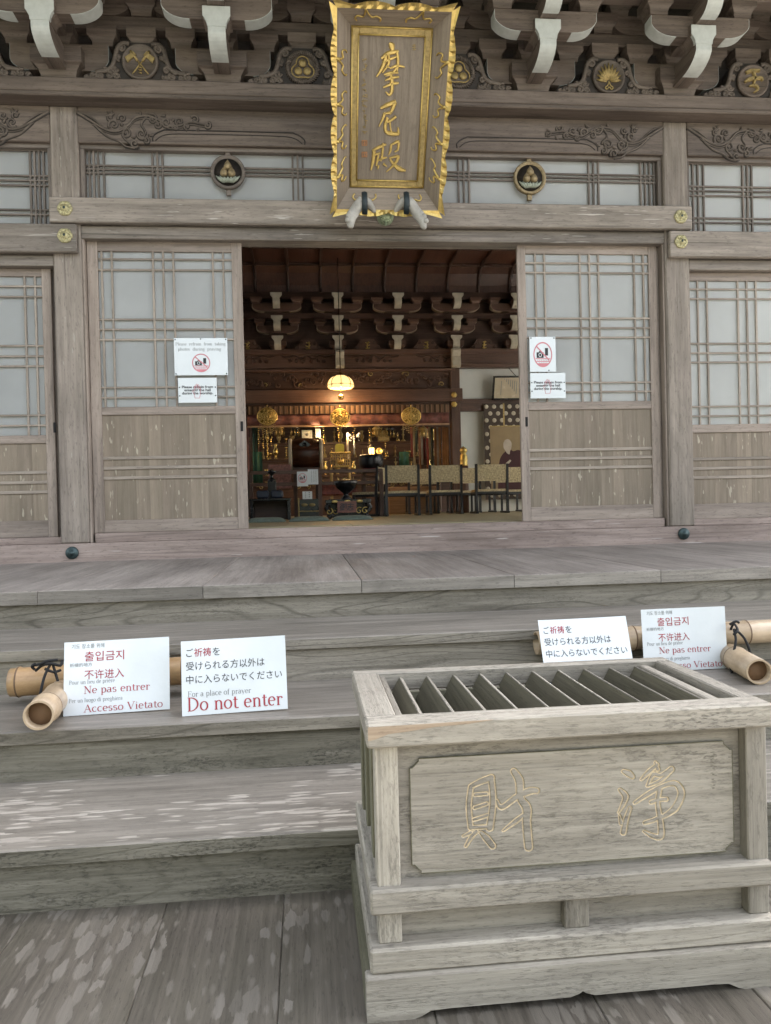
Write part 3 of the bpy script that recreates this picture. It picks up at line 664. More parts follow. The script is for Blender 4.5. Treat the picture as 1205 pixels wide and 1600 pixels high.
def bracket_set():
    X = PL
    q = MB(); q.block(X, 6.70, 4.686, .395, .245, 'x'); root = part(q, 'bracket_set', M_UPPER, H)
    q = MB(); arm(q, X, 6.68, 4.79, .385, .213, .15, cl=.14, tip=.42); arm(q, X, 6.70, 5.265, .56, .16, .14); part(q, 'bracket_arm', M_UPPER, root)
    for s in (-1, 1): q = MB(); arm_white(q, X, 6.68, 4.79, .385, .213, .146, .14, .42, side=s); part(q, 'pale_arm_end', M_DULL, root)  # pale grey strip along the curved ends of the lowest arm
    for d in (-.34, 0, .34):
        q = MB(); q.block(X+d, 6.70, 5.005, .235, .15, 'x'); part(q, 'bearing_block', M_UPPER, root)
    for d in (-.50, .50):
        q = MB(); q.block(X+d, 6.70, 5.425, .225, .15, 'x'); part(q, 'bearing_block', M_UPPER, root)
    q = MB(); pw = arm_fwd(q, X, 4.765, 6.135, 6.8, .16, .132, .24, .62); part(q, 'projecting_arm', M_UPPER, root)
    q = MB(); fwd_white(q, X, pw, .130); part(q, 'painted_nose', M_WHITE, root)
    q = MB(); q.block(X, 6.235, 4.905, .215, .155, 'x', .2); bb = part(q, 'bearing_block', M_UPPER, root)
    q = MB(); y0 = 6.132; a = .1055
    q.prism([(X-a, 5.058), (X-a, 4.985), (X-a*.86, 4.965), (X-a*.72, 4.935), (X-a*.68, 4.905), (X+a*.68, 4.905), (X+a*.72, 4.935), (X+a*.86, 4.965), (X+a, 4.985), (X+a, 5.058)], 'y', y0-.004, y0+.03, 'x'); part(q, 'painted_face', M_WHITE, bb)
    q = MB(); arm(q, X, 6.24, 4.985, .42, .17, .125, cl=.21, tip=.62); part(q, 'bracket_arm', M_UPPER, root)
    for s in (-1, 1): q = MB(); arm_white(q, X, 6.24, 4.985, .42, .17, .121, .21, .62, side=s); part(q, 'pale_arm_end', M_WHITE, root)
    q = MB(); pw = arm_fwd(q, X, 5.065, 5.93, 6.8, .16, .128, .14, .6); part(q, 'projecting_arm', M_UPPER, root)
    q = MB(); fwd_white(q, X, pw, .126); part(q, 'painted_nose', M_WHITE, root)
    for d in (-.36, .36):
        q = MB(); q.block(X+d, 6.24, 5.155, .215, .15, 'x'); part(q, 'bearing_block', M_UPPER, root)
    q = MB(); q.block(X, 6.03, 5.225, .215, .15, 'x', .2); part(q, 'bearing_block', M_UPPER, root)
    return root
M_DULL = plain('pale grey strip', (.30, .31, .30), .65, var=.2, sc_=20)
bs = bracket_set()
for k in (-1, 1, 2, 3, 4, 5): copy_tree(bs, H, (SP*k, 0, 0))
for z0, z1, y0 in ((5.155, 5.262, 6.63), (5.575, 5.70, 6.63), (5.305, 5.42, 6.18)):
    b = MB(); b.box(-7.2, 8.6, y0, y0+.13, z0, z1, 'x', .005); part(b, 'through_beam', M_UPPER, H)
def froglegs(X, kind):
    Y = 6.545; q = MB()
    out = [(.46, 4.687), (.455, 4.72), (.40, 4.745), (.32, 4.75), (.25, 4.78), (.205, 4.85), (.19, 4.93), (.155, 4.985), (.10, 4.998)]
    q.prism([(X+a, z) for a, z in out]+[(X-a, z) for a, z in out[::-1]], 'y', Y, Y+.14, 'x')
    o = part(q, 'frog_leg_strut', M_CARVE, H); fl = (AX['y'], .8)
    for s in (-1, 1):
        c = MB()
        c.tube([(X+s*a, Y-.005, z) for a, z in smooth2([(.085, 4.985), (.14, 4.985), (.18, 4.945), (.20, 4.87), (.225, 4.80), (.27, 4.765), (.36, 4.75)], 4)], .020, 7, flat=fl)
        for dx, dz, r_, a0 in ((.375, 4.722, .036, 1), (.315, 4.712, .026, 4), (.25, 4.722, .032, 2), (.205, 4.775, .03, 0), (.195, 4.715, .026, 3), (.145, 4.945, .032, 2), (.17, 4.87, .026, 5), (.275, 4.765, .02, 2.5), (.425, 4.708, .02, 0)):
            pts = spiral(X+s*dx, dz, r_, a0, 1.4, s, 16); c.tube([(x, Y-.010, z) for x, z in pts], [.0125-.005*i/len(pts) for i in range(len(pts))], 6, flat=fl)
            c.ball((X+s*dx, Y-.008, dz), r_*.45, 8, 1, 5)
        for i in range(5):
            c.tube([(X+s*(.16+.045*i), Y-.006, 4.70), (X+s*(.175+.045*i), Y-.012, 4.722), (X+s*(.17+.045*i), Y-.004, 4.75)], [.004, .011, .003], 6)
        part(c, 'scroll_carving', M_RELIEF, o)
    zc = 4.83; d = MB(); e = MB()
    if kind in ('axes', 'fan', 'letter'):
        d.lathe([(.142, .0), (.145, -.028), (.138, -.04), (.126, -.04), (.118, -.024), (.0001, -.020)], (X, Y, zc), 40, 'y', 'x'); Ye = Y-.026
    else:
        for i in range(44):
            a = 2*math.pi*i/44; d.tube([(X+.10*math.cos(a), Y-.02, zc+.10*math.sin(a)), (X+.125*math.cos(a+.08), Y-.032, zc+.125*math.sin(a+.08)), (X+.145*math.cos(a+.22), Y-.012, zc+.145*math.sin(a+.22))], [.006, .009, .003], 5)
        d.lathe([(.118, 0), (.112, -.02), (.0001, -.016)], (X, Y, zc), 32, 'y', 'x'); Ye = Y-.026
        tri = [(X+.072*math.cos(R(t))*1.0, zc) for t in ()]
        pts = []
        for ax_, az_, t0, t1 in ((0, .035, -10, 190), (-.04, -.035, 120, 290), (.04, -.035, 250, 420)):
            for i in range(11):
                t = R(t0+(t1-t0)*i/10); pts.append((X+ax_+.052*math.cos(t), Ye, zc+az_+.052*math.sin(t)))
        e.tube(pts, .0065, 6, closed=True)
    ring = part(d, 'medallion', M_RELIEF if kind != 'letter' else M_UPPER, o)
    if kind == 'jewels':
        for ax_, az_ in ((0, .032), (-.036, -.032), (.036, -.032)): e.lathe([(.034, 0), (.031, -.008), (.02, -.014), (.0001, -.016)], (X+ax_, Ye+.006, zc+az_), 18, 'y')
    elif kind == 'axes':
        for s in (-1, 1):
            e.tube([(X-s*.075, Ye, zc-.115), (X+s*.035, Ye, zc+.03)], .006, 6); e.tube([(X+s*.02, Ye-.004, zc+.005), (X+s*.075, Ye-.004, zc+.085)], .011, 7)
            e.prism([(X+s*.028, zc+.052), (X+s*.065, zc+.02), (X+s*.098, zc-.012), (X+s*.118, zc+.03), (X+s*.088, zc+.05), (X+s*.055, zc+.082)], 'y', Ye-.012, Ye+.006, 'x')
        for i in range(4): e.tube([(X-.012, Ye-.004, zc-.02-.022*i), (X+.012, Ye-.008, zc-.03-.022*i)], .006, 6)
    elif kind == 'fan':
        for i in range(11):
            a = R(-84+16.8*i); L = .128-.018*abs(i-5)/5
            e.tube([(X+.018*math.sin(a), Ye, zc-.045+.018*math.cos(a)), (X+L*.6*math.sin(a), Ye-.012, zc-.045+L*.6*math.cos(a)*1.15), (X+L*math.sin(a), Ye-.004, zc-.045+L*1.25*math.cos(a))], [.006, .0165, .004], 7, flat=(AX['y'], .6))
        e.tube([(x, Ye-.004, z) for x, z in smooth2([(X, zc-.04), (X+.012, zc-.075), (X+.035, zc-.095), (X+.02, zc-.11), (X, zc-.09), (X-.02, zc-.11), (X-.035, zc-.095), (X-.012, zc-.075), (X, zc-.04)], 4)], .006, 6)
    else:
        F = frame((X, Ye, zc), (1, 0, 0), (0, 0, 1)) @ Matrix.Scale(1.35, 4)
        for p_, w_ in (([(-.05, .05), (-.01, .065), (.045, .068)], [.022, .03, .022]), ([(-.06, -.01), (-.02, .012), (.05, .02), (.062, 0)], [.015, .03, .028, .012]), ([(.0, .06), (.012, .02), (0, -.03)], [.02, .026, .012]), ([(-.03, -.035), (.015, -.03), (.03, -.055), (0, -.075)], [.01, .025, .02, .008])): e.stroke(p_, w_, F, .012)
    part(e, 'gilt_emblem', M_GOLDD, ring)
    k = MB(); k.block(X, 6.70, 4.998, .235, .155, 'x'); part(k, 'bearing_block', M_UPPER, o)
    k = MB(); k.block(X, 6.70, 5.264, .235, .155, 'x'); part(k, 'bearing_block', M_UPPER, o)
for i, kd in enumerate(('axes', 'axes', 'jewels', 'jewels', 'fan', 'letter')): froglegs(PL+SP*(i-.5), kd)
# eaves and roof
b = MB()
b.add([(-9.5, 7.2, 6.0), (8.7, 7.2, 6.0), (8.7, 4.3, 5.62), (-9.5, 4.3, 5.62)], [[0, 1, 2, 3]], 'y'); part(b, 'eaves_soffit', M_UPPER, H)
b = MB()
for i in range(47):
    x = -9.3+.38*i; b.add([(x+dx, y, z+dz) for y, z in ((6.7, 5.93), (4.35, 5.625)) for dx, dz in ((0, -.1), (.1, -.1), (.1, -.005), (0, -.005))], [[0, 1, 2, 3], [4, 5, 6, 7], [0, 1, 5, 4], [1, 2, 6, 5], [2, 3, 7, 6], [3, 0, 4, 7]], 'y')
part(b, 'rafters', M_UPPER, H)
b = MB(); b.add([(-6.5, 4.0, 5.70), (8.8, 4.0, 5.70), (8.8, 13.5, 9.5), (-6.5, 13.5, 9.5), (8.8, 24, 5.6), (-6.5, 24, 5.6)], [[0, 1, 2, 3], [3, 2, 4, 5]], 'x'); part(b, 'roof', plain('roof tiles', (.08, .08, .085), .6), H)

# ------------------------------------------------------------------ name plaque, leaning forward over the doorway
PB = Vector((.720, 6.42, 3.60)); PT = Vector((.720, 5.62, 4.80)); PHt = (PT-PB).length
pv = (PT-PB).normalized(); pn = Vector((1, 0, 0)).cross(pv)            # pn points to the viewer and down
FP = frame(PB, (1, 0, 0), pv); FPi = FP.inverted()
def pl(x3, y3, lift=0.):                                               # zoomed photo -> plaque plane (u, v)
    o = PB + pn*lift; p = FPi @ onplane(480+x3/4.2115, y3/4.2115, o, pn); return (p.x, p.y)
PQ = thing('name_plaque', 'large wooden name plaque with scalloped gold frame leaning out over the doorway', 'plaque', PB)
REC = -.10                                                             # the board lies this far behind the frame's edge
tl, tr, br, bl = pl(338, 235, REC), pl(770, 240, REC), pl(722, 1183, REC), pl(335, 1180, REC)
u0, u1 = (tl[0]+bl[0])/2, (tr[0]+br[0])/2; v0, v1 = (bl[1]+br[1])/2, (tl[1]+tr[1])/2
uc = (u0+u1)/2; hb = (u1-u0)/2; fw = .062
b = MB(); b.box(u0-.005, u1+.005, v0-.005, v1+.005, REC-.03, REC, 'y', .001, M=FP); part(b, 'board', wood('plaque board wood', (.15, .118, .088), (.31, .258, .205), .55, None, 0, ring=.5), PQ)
b = MB()
for a, c, d, e, g in ((u0-fw, u0, v0-fw, v1+fw, 'y'), (u1, u1+fw, v0-fw, v1+fw, 'y'), (u0, u1, v0-fw, v0, 'x'), (u0, u1, v1, v1+fw, 'x')):
    b.box(a, c, d, e, REC-.01, REC+.012, g, .003, M=FP)
gi = part(b, 'inner_gold_frame', M_GOLDD, PQ)
b = MB()
for off in (.006, fw-.008):
    p = [(u0-off, v0-off), (u1+off, v0-off), (u1+off, v1+off), (u0-off, v1+off)]
    for i in range(4): b.tube([FP @ Vector((*p[i], REC+.013)), FP @ Vector((*p[(i+1) % 4], REC+.013))], .0065, 6)
part(b, 'gold_moulding', M_GOLD, gi)
# flared sides with a scalloped outer rim
UO, VB_, VT_ = .455, 0.0, PHt
iu, iv0, iv1 = hb+fw, v0-fw, v1+fw
OUTZ = .035; EO = .036                                                  # the flat flare ends EO inside the outline
ou, ov0, ov1 = UO-EO, VB_+EO*.8, VT_-EO*.8
cor_i = [(-iu, iv0), (-iu, iv1), (iu, iv1), (iu, iv0)]; cor_o = [(-ou, ov0), (-ou, ov1), (ou, ov1), (ou, ov0)]
pm = bpy.data.materials['plaque board wood']
for k in range(4):
    a, c = k, (k+1) % 4; b = MB(); vs = []
    for q_ in (a, c):
        I, O_ = cor_i[q_], cor_o[q_]; vs += [FP @ Vector((uc+I[0], I[1], REC+.004)), FP @ Vector((uc+O_[0], O_[1], OUTZ)), FP @ Vector((uc+O_[0], O_[1], OUTZ-.03)), FP @ Vector((uc+I[0], I[1], REC-.028))]
    b.add(vs, [[i_, i_+4, (i_+1) % 4+4, (i_+1) % 4] for i_ in range(4)]+[[0, 1, 2, 3], [7, 6, 5, 4]], pv if k % 2 == 0 else 'x'); part(b, 'flared_side', pm, PQ)
def edge_off(t, lobes, tail):
    horn = .040*(max(0, 1-t/tail)**1.5+max(0, 1-(1-t)/tail)**1.5)
    q_ = (t-tail*.8)/(1-1.6*tail)
    return horn-.022+(.030*abs(math.sin(math.pi*q_*lobes))**.7 if 0 < q_ < 1 else 0)
def rim_band(k, nseg, lobes, tail):
    # accordion of gilt facets between the flare's edge and the scalloped outline
    a, c = Vector(cor_o[k]), Vector(cor_o[(k+1) % 4]); d = (c-a); L = d.length; d = d/L; nrm = Vector((-d.y, d.x))
    b = MB(); vs = []
    for i_ in range(nseg+1):
        t = i_/nseg; base = a+d*(L*t); e_ = EO+edge_off(t, lobes, tail); ext = d*((t-.5)*2*EO*.95*(abs(t-.5)*2)**6)
        z = OUTZ+.004+(.008 if (i_//2) % 2 else -.005)*(tail*.6 < t < 1-tail*.6)
        out = base+nrm*e_+ext; mid = base+nrm*(e_*.5)+ext*.5; inn_ = base-nrm*.004
        for p_, zz in ((inn_, OUTZ+.004), (mid, z+.004), (out, z+.014), (out, z-.034), (inn_, OUTZ-.034)): vs.append(FP @ Vector((uc+p_.x, p_.y, zz)))
    fs = [[i_*5+q_, i_*5+(q_+1) % 5, i_*5+5+(q_+1) % 5, i_*5+5+q_] for i_ in range(nseg) for q_ in range(5)]+[[0, 1, 2, 3, 4], [len(vs)-1-q_ for q_ in range(5)]]
    b.add(vs, fs, 'x'); part(b, 'gold_rim', M_GOLD, PQ)
for k in range(4): rim_band(k, 84 if k % 2 == 0 else 44, 4 if k % 2 == 0 else 2, .13 if k % 2 == 0 else .2)
b = MB()                                                               # gold scroll fittings on the flare
def fl_pt(side, t, k):                                                 # t along side 0..1, k from inner 0 to rim 1
    v = ov0+(ov1-ov0)*t; vi = iv0+(iv1-iv0)*t
    return FP @ Vector((uc+side*(iu+(ou-iu)*k), vi+(v-vi)*k, REC+.004+(OUTZ-REC-.004)*k+.007))
def fl_top(ks, u, k):
    vi, vo = (iv1, ov1) if ks > 0 else (iv0, ov0)
    return FP @ Vector((uc+u*(1+.25*k), vi+(vo-vi)*k, REC+.004+(OUTZ-REC-.004)*k+.007))
for side in (-1, 1):
    for t in (.17, .36, .55, .77):
        b = MB()
        for dv in (-1, 1):
            pts = [(t, .98), (t+dv*.008, .72), (t+dv*.022, .55), (t+dv*.045, .62), (t+dv*.06, .52), (t+dv*.067, .36), (t+dv*.058, .28)]
            b.tube([fl_pt(side, *p) for p in smooth2(pts, 4)], [.009-.004*i/24 for i in range(25)], 6)
        b.ball(fl_pt(side, t, .9), .014, 8); part(b, 'scroll_fitting', M_GOLD, PQ)
for ks, vv, sg in ((1, v1+fw, 1), (-1, v0-fw, -1)):
    for uu in (-.17, .17):
        b = MB()
        for du in (-1, 1):
            b.tube([fl_top(ks, uu+du*x, y) for x, y in smooth2([(.0, .98), (.01, .7), (.03, .5), (.06, .55), (.085, .42), (.08, .28)], 4)], .0065, 6)
        part(b, 'scroll_fitting', M_GOLD, PQ)
# brush characters, traced as strokes on the board
def brush(b, strokes, th=.012, k=1.0):
    for pts, ws in strokes:
        P = [pl(x, y, REC) for x, y in pts]; ppm = 1/ (abs(pl(100+pts[0][0], pts[0][1], REC)[0]-pl(pts[0][0], pts[0][1], REC)[0])/100)
        b.stroke(P, [q*k/ppm for q in (ws if isinstance(ws, (list, tuple)) else [ws, ws])], FP @ Matrix.Translation((0, 0, REC)), th)
G1 = [([(540, 282), (556, 300), (562, 332)], [10, 34, 18]), ([(488, 385), (530, 352), (575, 342), (602, 335)], [12, 22, 20, 10]), ([(520, 350), (512, 400), (486, 460), (456, 505)], [16, 22, 18, 6]),
      ([(500, 412), (545, 388), (590, 372)], [8, 15, 8]), ([(538, 360), (535, 420), (495, 478)], [10, 16, 6]), ([(520, 430), (548, 448)], [12, 5]), ([(590, 335), (598, 400), (592, 470)], [14, 17, 8]), ([(545, 450), (590, 432), (642, 440)], [8, 16, 6]), ([(590, 445), (560, 480), (515, 500)], [12, 14, 5]),
      ([(505, 490), (550, 478), (600, 478)], [8, 15, 8]), ([(512, 528), (555, 512), (605, 505)], [8, 16, 9]), ([(500, 575), (555, 552), (602, 545)], [8, 18, 10]), ([(550, 480), (558, 540), (556, 600), (540, 622), (515, 602)], [14, 20, 20, 14, 4])]
G2 = [([(482, 712), (530, 690), (585, 668)], [12, 24, 20]), ([(578, 672), (562, 715), (545, 750)], [24, 20, 10]), ([(500, 748), (540, 742), (560, 735)], [8, 14, 8]), ([(512, 740), (498, 780), (472, 832)], [16, 15, 5]),
      ([(585, 765), (545, 795), (505, 812)], [16, 14, 5]), ([(530, 772), (515, 820), (520, 866), (560, 880), (605, 880)], [16, 18, 18, 22, 16]), ([(600, 882), (600, 850), (596, 835)], [18, 10, 3]), ([(545, 800), (548, 840), (556, 872)], [8, 9, 8])]
G3 = [([(428, 990), (470, 970), (520, 948)], [10, 18, 10]), ([(440, 985), (436, 1050), (420, 1118)], [18, 20, 8]), ([(442, 1020), (480, 1005)], [10, 8]), ([(470, 1010), (462, 1055), (455, 1090)], [12, 14, 8]), ([(500, 940), (495, 1010), (485, 1060)], [10, 14, 8]), ([(462, 1058), (500, 1040), (525, 1035)], [8, 13, 6]), ([(470, 1085), (465, 1112)], [14, 6]), ([(500, 1075), (525, 1095)], [14, 6]),
      ([(555, 945), (548, 990), (535, 1020)], [12, 14, 5]), ([(560, 950), (600, 932), (598, 985)], [10, 18, 10]), ([(600, 985), (575, 998)], [10, 8]), ([(540, 1040), (585, 1028), (600, 1035), (575, 1080), (520, 1130)], [8, 14, 17, 15, 4]), ([(545, 1045), (575, 1085), (610, 1112), (648, 1122)], [10, 18, 26, 8])]
for nm, g in zip(('a', 'b', 'c'), (G1, G2, G3)):
    b = MB(); brush(b, g, .012, 1.3); part(b, 'gold_character', M_GOLD, PQ)
b = MB(); random.seed(3)
for y in range(390, 900, 34):
    if 470 < y < 520: continue
    for i in range(4):
        x = 378+random.uniform(-12, 12); yy_ = y+random.uniform(-9, 9); hz = random.random() < .55
        brush(b, [([(x-9*hz, yy_), (x+9*hz+1, yy_+random.uniform(-4, 4)+12*(not hz))], 4)], .006)
for y in (298, 312, 326): brush(b, [([(692, y), (718, y-3)], 4)], .006)
brush(b, [([(705, 288), (705, 330)], 4)], .006)
part(b, 'small_inscription', M_GOLDD, PQ)
for y in (940, 1016):
    b = MB(); brush(b, [([(360, y-15), (395, y-15)], 5), ([(360, y+15), (395, y+15)], 5), ([(362, y-15), (362, y+15)], 5), ([(393, y-15), (393, y+15)], 5), ([(370, y-6), (386, y-6)], 4), ([(370, y+5), (386, y+5)], 4), ([(378, y-12), (378, y+12)], 4)], .006); part(b, 'seal_mark', plain('faded vermilion', (.40, .18, .07), .6), PQ)
# two carved hook brackets with straps and a round patinated boss under the plaque
for x0, x1, s in ((328, 262, 1), (690, 762, -1)):
    b = MB(); P0 = FP @ Vector((*pl(x0+35*s, 1300, 0), .06)); Pm = Vector((P0.x-.075*s, P0.y+.02, P0.z-.10)); P1 = Vector((WX(480+x1/4.2115+(6 if s > 0 else 2), 356, 6.30), 6.30, WZ(545, 356, 6.30)))
    pts = smooth2([P0, (P0+Pm)/2, Pm, (Pm*.5+P1*.5)+Vector((-.012*s, 0, .01)), P1], 4); n_ = len(pts)
    b.tube(pts, resample([.036, .046, .044, .046, .040, .018], n_), 12)
    for i in range(3):
        a = pts[9+2*i]; b.ball((a[0]-.022*s, a[1]-.025, a[2]), .024, 8)
    k = FP @ Vector((*pl(x0+120*s, 1395, 0), .03)); b.tube(smooth2([P0, P0*.55+k*.45+Vector((0, 0, .015)), k], 4), resample([.034, .038, .012], 9), 10)
    o = part(b, 'hook_bracket', M_TOOTH, PQ)
    q = MB(); e = FP.to_3x3(); c = P0+Vector((.012*s, -.02, -.03)); q.tube([c+Vector((0, .0, .075)), c+Vector((0, -.028, .0)), c+Vector((0, .02, -.085))], .023, 8, flat=(AX['y'], .4)); part(q, 'strap', M_TEAL, o)
X, Z = W(603, 337, 6.46); b = MB(); b.lathe([(.068, .03), (.070, 0), (.062, -.03), (.045, -.052), (.02, -.062), (.0001, -.064)], (X, 6.50, Z+.005), 24, 'y', sq=.95)
for i in range(7):
    a = R(190+26*i); b.ball((X+.045*math.cos(a), 6.455, Z+.045*math.sin(a)), .012, 8)
b.tube([(X, 6.46, Z-.06), (X, 6.455, Z-.085)], [.012, .004], 8)
part(b, 'round_boss', M_PATINA, PQ)

# ------------------------------------------------------------------ offering box
random.seed(11)
BX0, BX1, BY0, BY1, BZ = .126, 1.128, 1.81, 2.41, .69
OB = thing('offering_box', 'grey weathered wooden offering box with slatted top and two carved characters', 'offering box', (.63, 2.1, 0))
b = MB(); t = .058; rw = .078
b.box(BX0, BX1, BY0, BY0+rw, BZ-t, BZ, 'x', .005); b.box(BX0, BX1, BY1-rw*.55, BY1, BZ-t, BZ, 'x', .005)
for a, c in ((BX0, BX0+rw), (BX1-rw*.6, BX1)): b.box(a+.0005, c, BY0+rw+.0005, BY1-rw*.55-.0005, BZ-t+.001, BZ-.001, 'y', .004)
rim_o = part(b, 'top_rim', M_BOX, OB)
b = MB(); b.prism([(BX0+.003, .684), (BX0+.30, .6865), (BX0+.24, .680), (BX0+.16, .677), (BX0+.10, .670), (BX0+.05, .666), (BX0+.02, .655), (BX0+.003, .652)], 'y', BY0-.0012, BY0+.004, 'x'); part(b, 'worn_or_lit_edge', wood('worn tan wood', (.26, .175, .115), (.42, .34, .25), .6, None, 0), rim_o)
b = MB(); b.box(BX0+rw+.002, BX0+rw+.020, BY0+rw, BY1-.045, BZ-.05, BZ-.012, 'y', .003); part(b, 'slat_rest', M_BOX, OB); b = MB(); b.box(BX1-rw*.6-.055, BX1-rw*.6-.026, BY0+rw, BY1-.045, BZ-.045, BZ-.014, 'y', .003); part(b, 'slat_rest', M_BOX, OB)
ns = 10; x0s, x1s = .256, 1.002
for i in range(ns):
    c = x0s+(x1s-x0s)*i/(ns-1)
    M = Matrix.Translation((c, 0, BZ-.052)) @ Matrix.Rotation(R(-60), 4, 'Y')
    b = MB(); b.box(-.036, .034, BY0+rw, BY1-.043, -.0065, .0065, 'y', .001, M=M); o = part(b, 'slat', M_SLAT, OB); b = MB(); b.box(.0341, .038, BY0+rw, BY1-.043, -.0065, .0065, 'y', .0015, M=M); part(b, 'worn_or_lit_edge', M_BOX, o)  # slat top edge coloured paler for sky light, besides its wear
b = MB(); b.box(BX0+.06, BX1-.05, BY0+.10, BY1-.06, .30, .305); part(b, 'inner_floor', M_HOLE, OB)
FX0, FX1 = .145, 1.126; FY = 1.842
b = MB()
for a, c in ((FX0, FX0+.056), (FX1-.054, FX1)):
    b2 = MB(); b2.box(a, c, FY, FY+.055, .157, BZ-t, 'z', .003); part(b2, 'corner_post', M_BOX, OB)
for a, c in ((FX0, FX0+.056), (FX1-.054, FX1)):
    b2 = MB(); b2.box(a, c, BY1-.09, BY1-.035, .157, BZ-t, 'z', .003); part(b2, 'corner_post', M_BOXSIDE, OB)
b = MB(); b.box(FX0+.056, FX1-.054, FY+.034, FY+.05, .157, BZ-t, 'x', .001)
fp = part(b, 'front_panel', M_BOX, OB)
a0, a1, c0, c1 = .232, 1.05, .307, .585; k = .022                        # raised field with notched corners
q = [(a0+k, c0), (a1-k, c0), (a1-k, c0+.006), (a1-.006, c0+k), (a1, c0+k), (a1, c1-k), (a1-.006, c1-k), (a1-k, c1-.006), (a1-k, c1), (a0+k, c1), (a0+k, c1-.006), (a0+.006, c1-k), (a0, c1-k), (a0, c0+k), (a0+.006, c0+k), (a0+k, c0+.006)]
FOFF = (3.1, 7.7, 5.2)
b = MB(); b.prism(q, 'y', FY+.0320, FY+.034, 'x'); field = part(b, 'raised_field', M_BOX, fp)
b = MB(); b.tube([(x, FY+.0265, z) for x, z in q], .0016, 5, closed=True); part(b, 'field_edge', M_BOXSIDE, fp)
YF = FY+.026
def zf(x, y): return W(690+x/2.5638, 1170+y/2.5638, YF)
CH1 = [([(118, 158), (110, 235), (118, 318)], 19), ([(118, 152), (160, 132), (200, 118)], [16, 22, 24]), ([(200, 122), (207, 215), (194, 318)], [22, 22, 26]), ([(136, 186), (182, 182)], 13), ([(134, 238), (182, 222)], 13), ([(130, 286), (186, 268)], 13), ([(120, 318), (198, 314)], 15), ([(140, 334), (122, 352), (98, 392)], [16, 16, 10]), ([(88, 352), (118, 338)], [8, 14]), ([(158, 338), (182, 362), (206, 392)], [12, 24, 22]),
       ([(222, 208), (242, 236), (300, 196), (352, 172), (382, 170)], [8, 18, 22, 26, 20]), ([(290, 92), (312, 130), (318, 200), (342, 240), (342, 300), (350, 395)], [22, 30, 26, 32, 30, 30]), ([(338, 262), (300, 290), (248, 330)], [14, 18, 8])]
CH2 = [([(730, 92), (752, 102), (766, 114)], [14, 24, 16]), ([(716, 166), (738, 192), (728, 225), (710, 258)], [12, 22, 16, 6]), ([(756, 240), (742, 280), (730, 336)], [14, 18, 22]), ([(714, 268), (722, 300)], [6, 16]), ([(802, 124), (834, 92), (866, 66)], [10, 18, 14]), ([(858, 56), (868, 84)], [10, 14]), ([(826, 150), (850, 105), (880, 108), (922, 84)], [10, 16, 14, 22]), ([(918, 90), (880, 128), (830, 150)], [18, 14, 10]),
       ([(776, 218), (830, 182), (890, 150), (940, 142), (962, 182), (936, 240), (886, 276)], [12, 18, 16, 20, 26, 26, 14]), ([(842, 216), (872, 206), (902, 204)], 15), ([(816, 298), (850, 288), (884, 272)], [14, 16, 16]), ([(876, 158), (868, 220), (878, 290), (880, 350), (850, 352), (812, 332)], [18, 16, 20, 24, 18, 8])]
import numpy as np
def stroke_field(strokes):
    S = []
    for pts, ws in strokes:
        P = smooth2(pts, 8); S.append([(*zf(x, y), wq/2*.00068) for (x, y), wq in zip(P, resample(ws, len(P)))])
    return S
def carved_patch(strokes):
    # a dense patch of the panel with a narrow V-groove cut along the outline of the united strokes
    S = stroke_field(strokes); A = np.array([p for st_ in S for p in st_])
    r_ = A[:, 2].max()+.006; x0, x1, z0, z1 = A[:, 0].min()-r_, A[:, 0].max()+r_, A[:, 1].min()-r_, A[:, 1].max()+r_
    h = .0007; nx, nz = int((x1-x0)/h)+1, int((z1-z0)/h)+1
    gx_ = np.linspace(x0, x1, nx); gz_ = np.linspace(z0, z1, nz); GX, GZ = np.meshgrid(gx_, gz_, indexing='ij'); D = np.full(GX.shape, 9.)
    for st_ in S:
        for k in range(len(st_)-1):
            a, c = st_[k], st_[k+1]; dx, dz = c[0]-a[0], c[1]-a[1]; L2 = dx*dx+dz*dz+1e-12
            t = np.clip(((GX-a[0])*dx+(GZ-a[1])*dz)/L2, 0, 1)
            D = np.minimum(D, np.hypot(GX-a[0]-t*dx, GZ-a[1]-t*dz)-(a[2]+(c[2]-a[2])*t))
    dep = np.clip(1-np.abs(D)/.0028, 0, 1)*.005+np.clip(-D/.002, 0, 1)*.0010
    edge = np.minimum(np.minimum(GX-x0, x1-GX), np.minimum(GZ-z0, z1-GZ)); dep *= np.clip(edge/.003, 0, 1)
    V = np.stack([GX, YF+dep, GZ], -1).reshape(-1, 3); cut = np.abs(D) < .0019
    bd = MB(); ct = MB(); fb = []; fc = []
    for i in range(nx-1):
        for k in range(nz-1):
            f = [i*nz+k, (i+1)*nz+k, (i+1)*nz+k+1, i*nz+k+1]; (fc if cut[i, k] and cut[i+1, k+1] else fb).append(f)
    def sub(mb, fs):
        used = sorted({v for f in fs for v in f}); mp_ = {v: n for n, v in enumerate(used)}
        mb.add([Vector(V[v]) for v in used], [[mp_[v] for v in f] for f in fs], 'x', 0, True, FOFF)
    sub(bd, fb); sub(ct, fc); part(bd, 'carved_board', M_BOX, field); part(ct, 'carved_character', M_CUT, field)
    return x0, x1, z0, z1
R1 = carved_patch(CH1); R2 = carved_patch(CH2)
def layer(poly): b = MB(); b.prism(poly, 'y', YF, YF+.0058, 'x', 0, None, FOFF); return part(b, 'panel_face', M_BOX, field)
layer([(R1[0], c0), (R1[0], c1), (a0+k, c1), (a0+k, c1-.006), (a0+.006, c1-k), (a0, c1-k), (a0, c0+k), (a0+.006, c0+k), (a0+k, c0+.006), (a0+k, c0)])
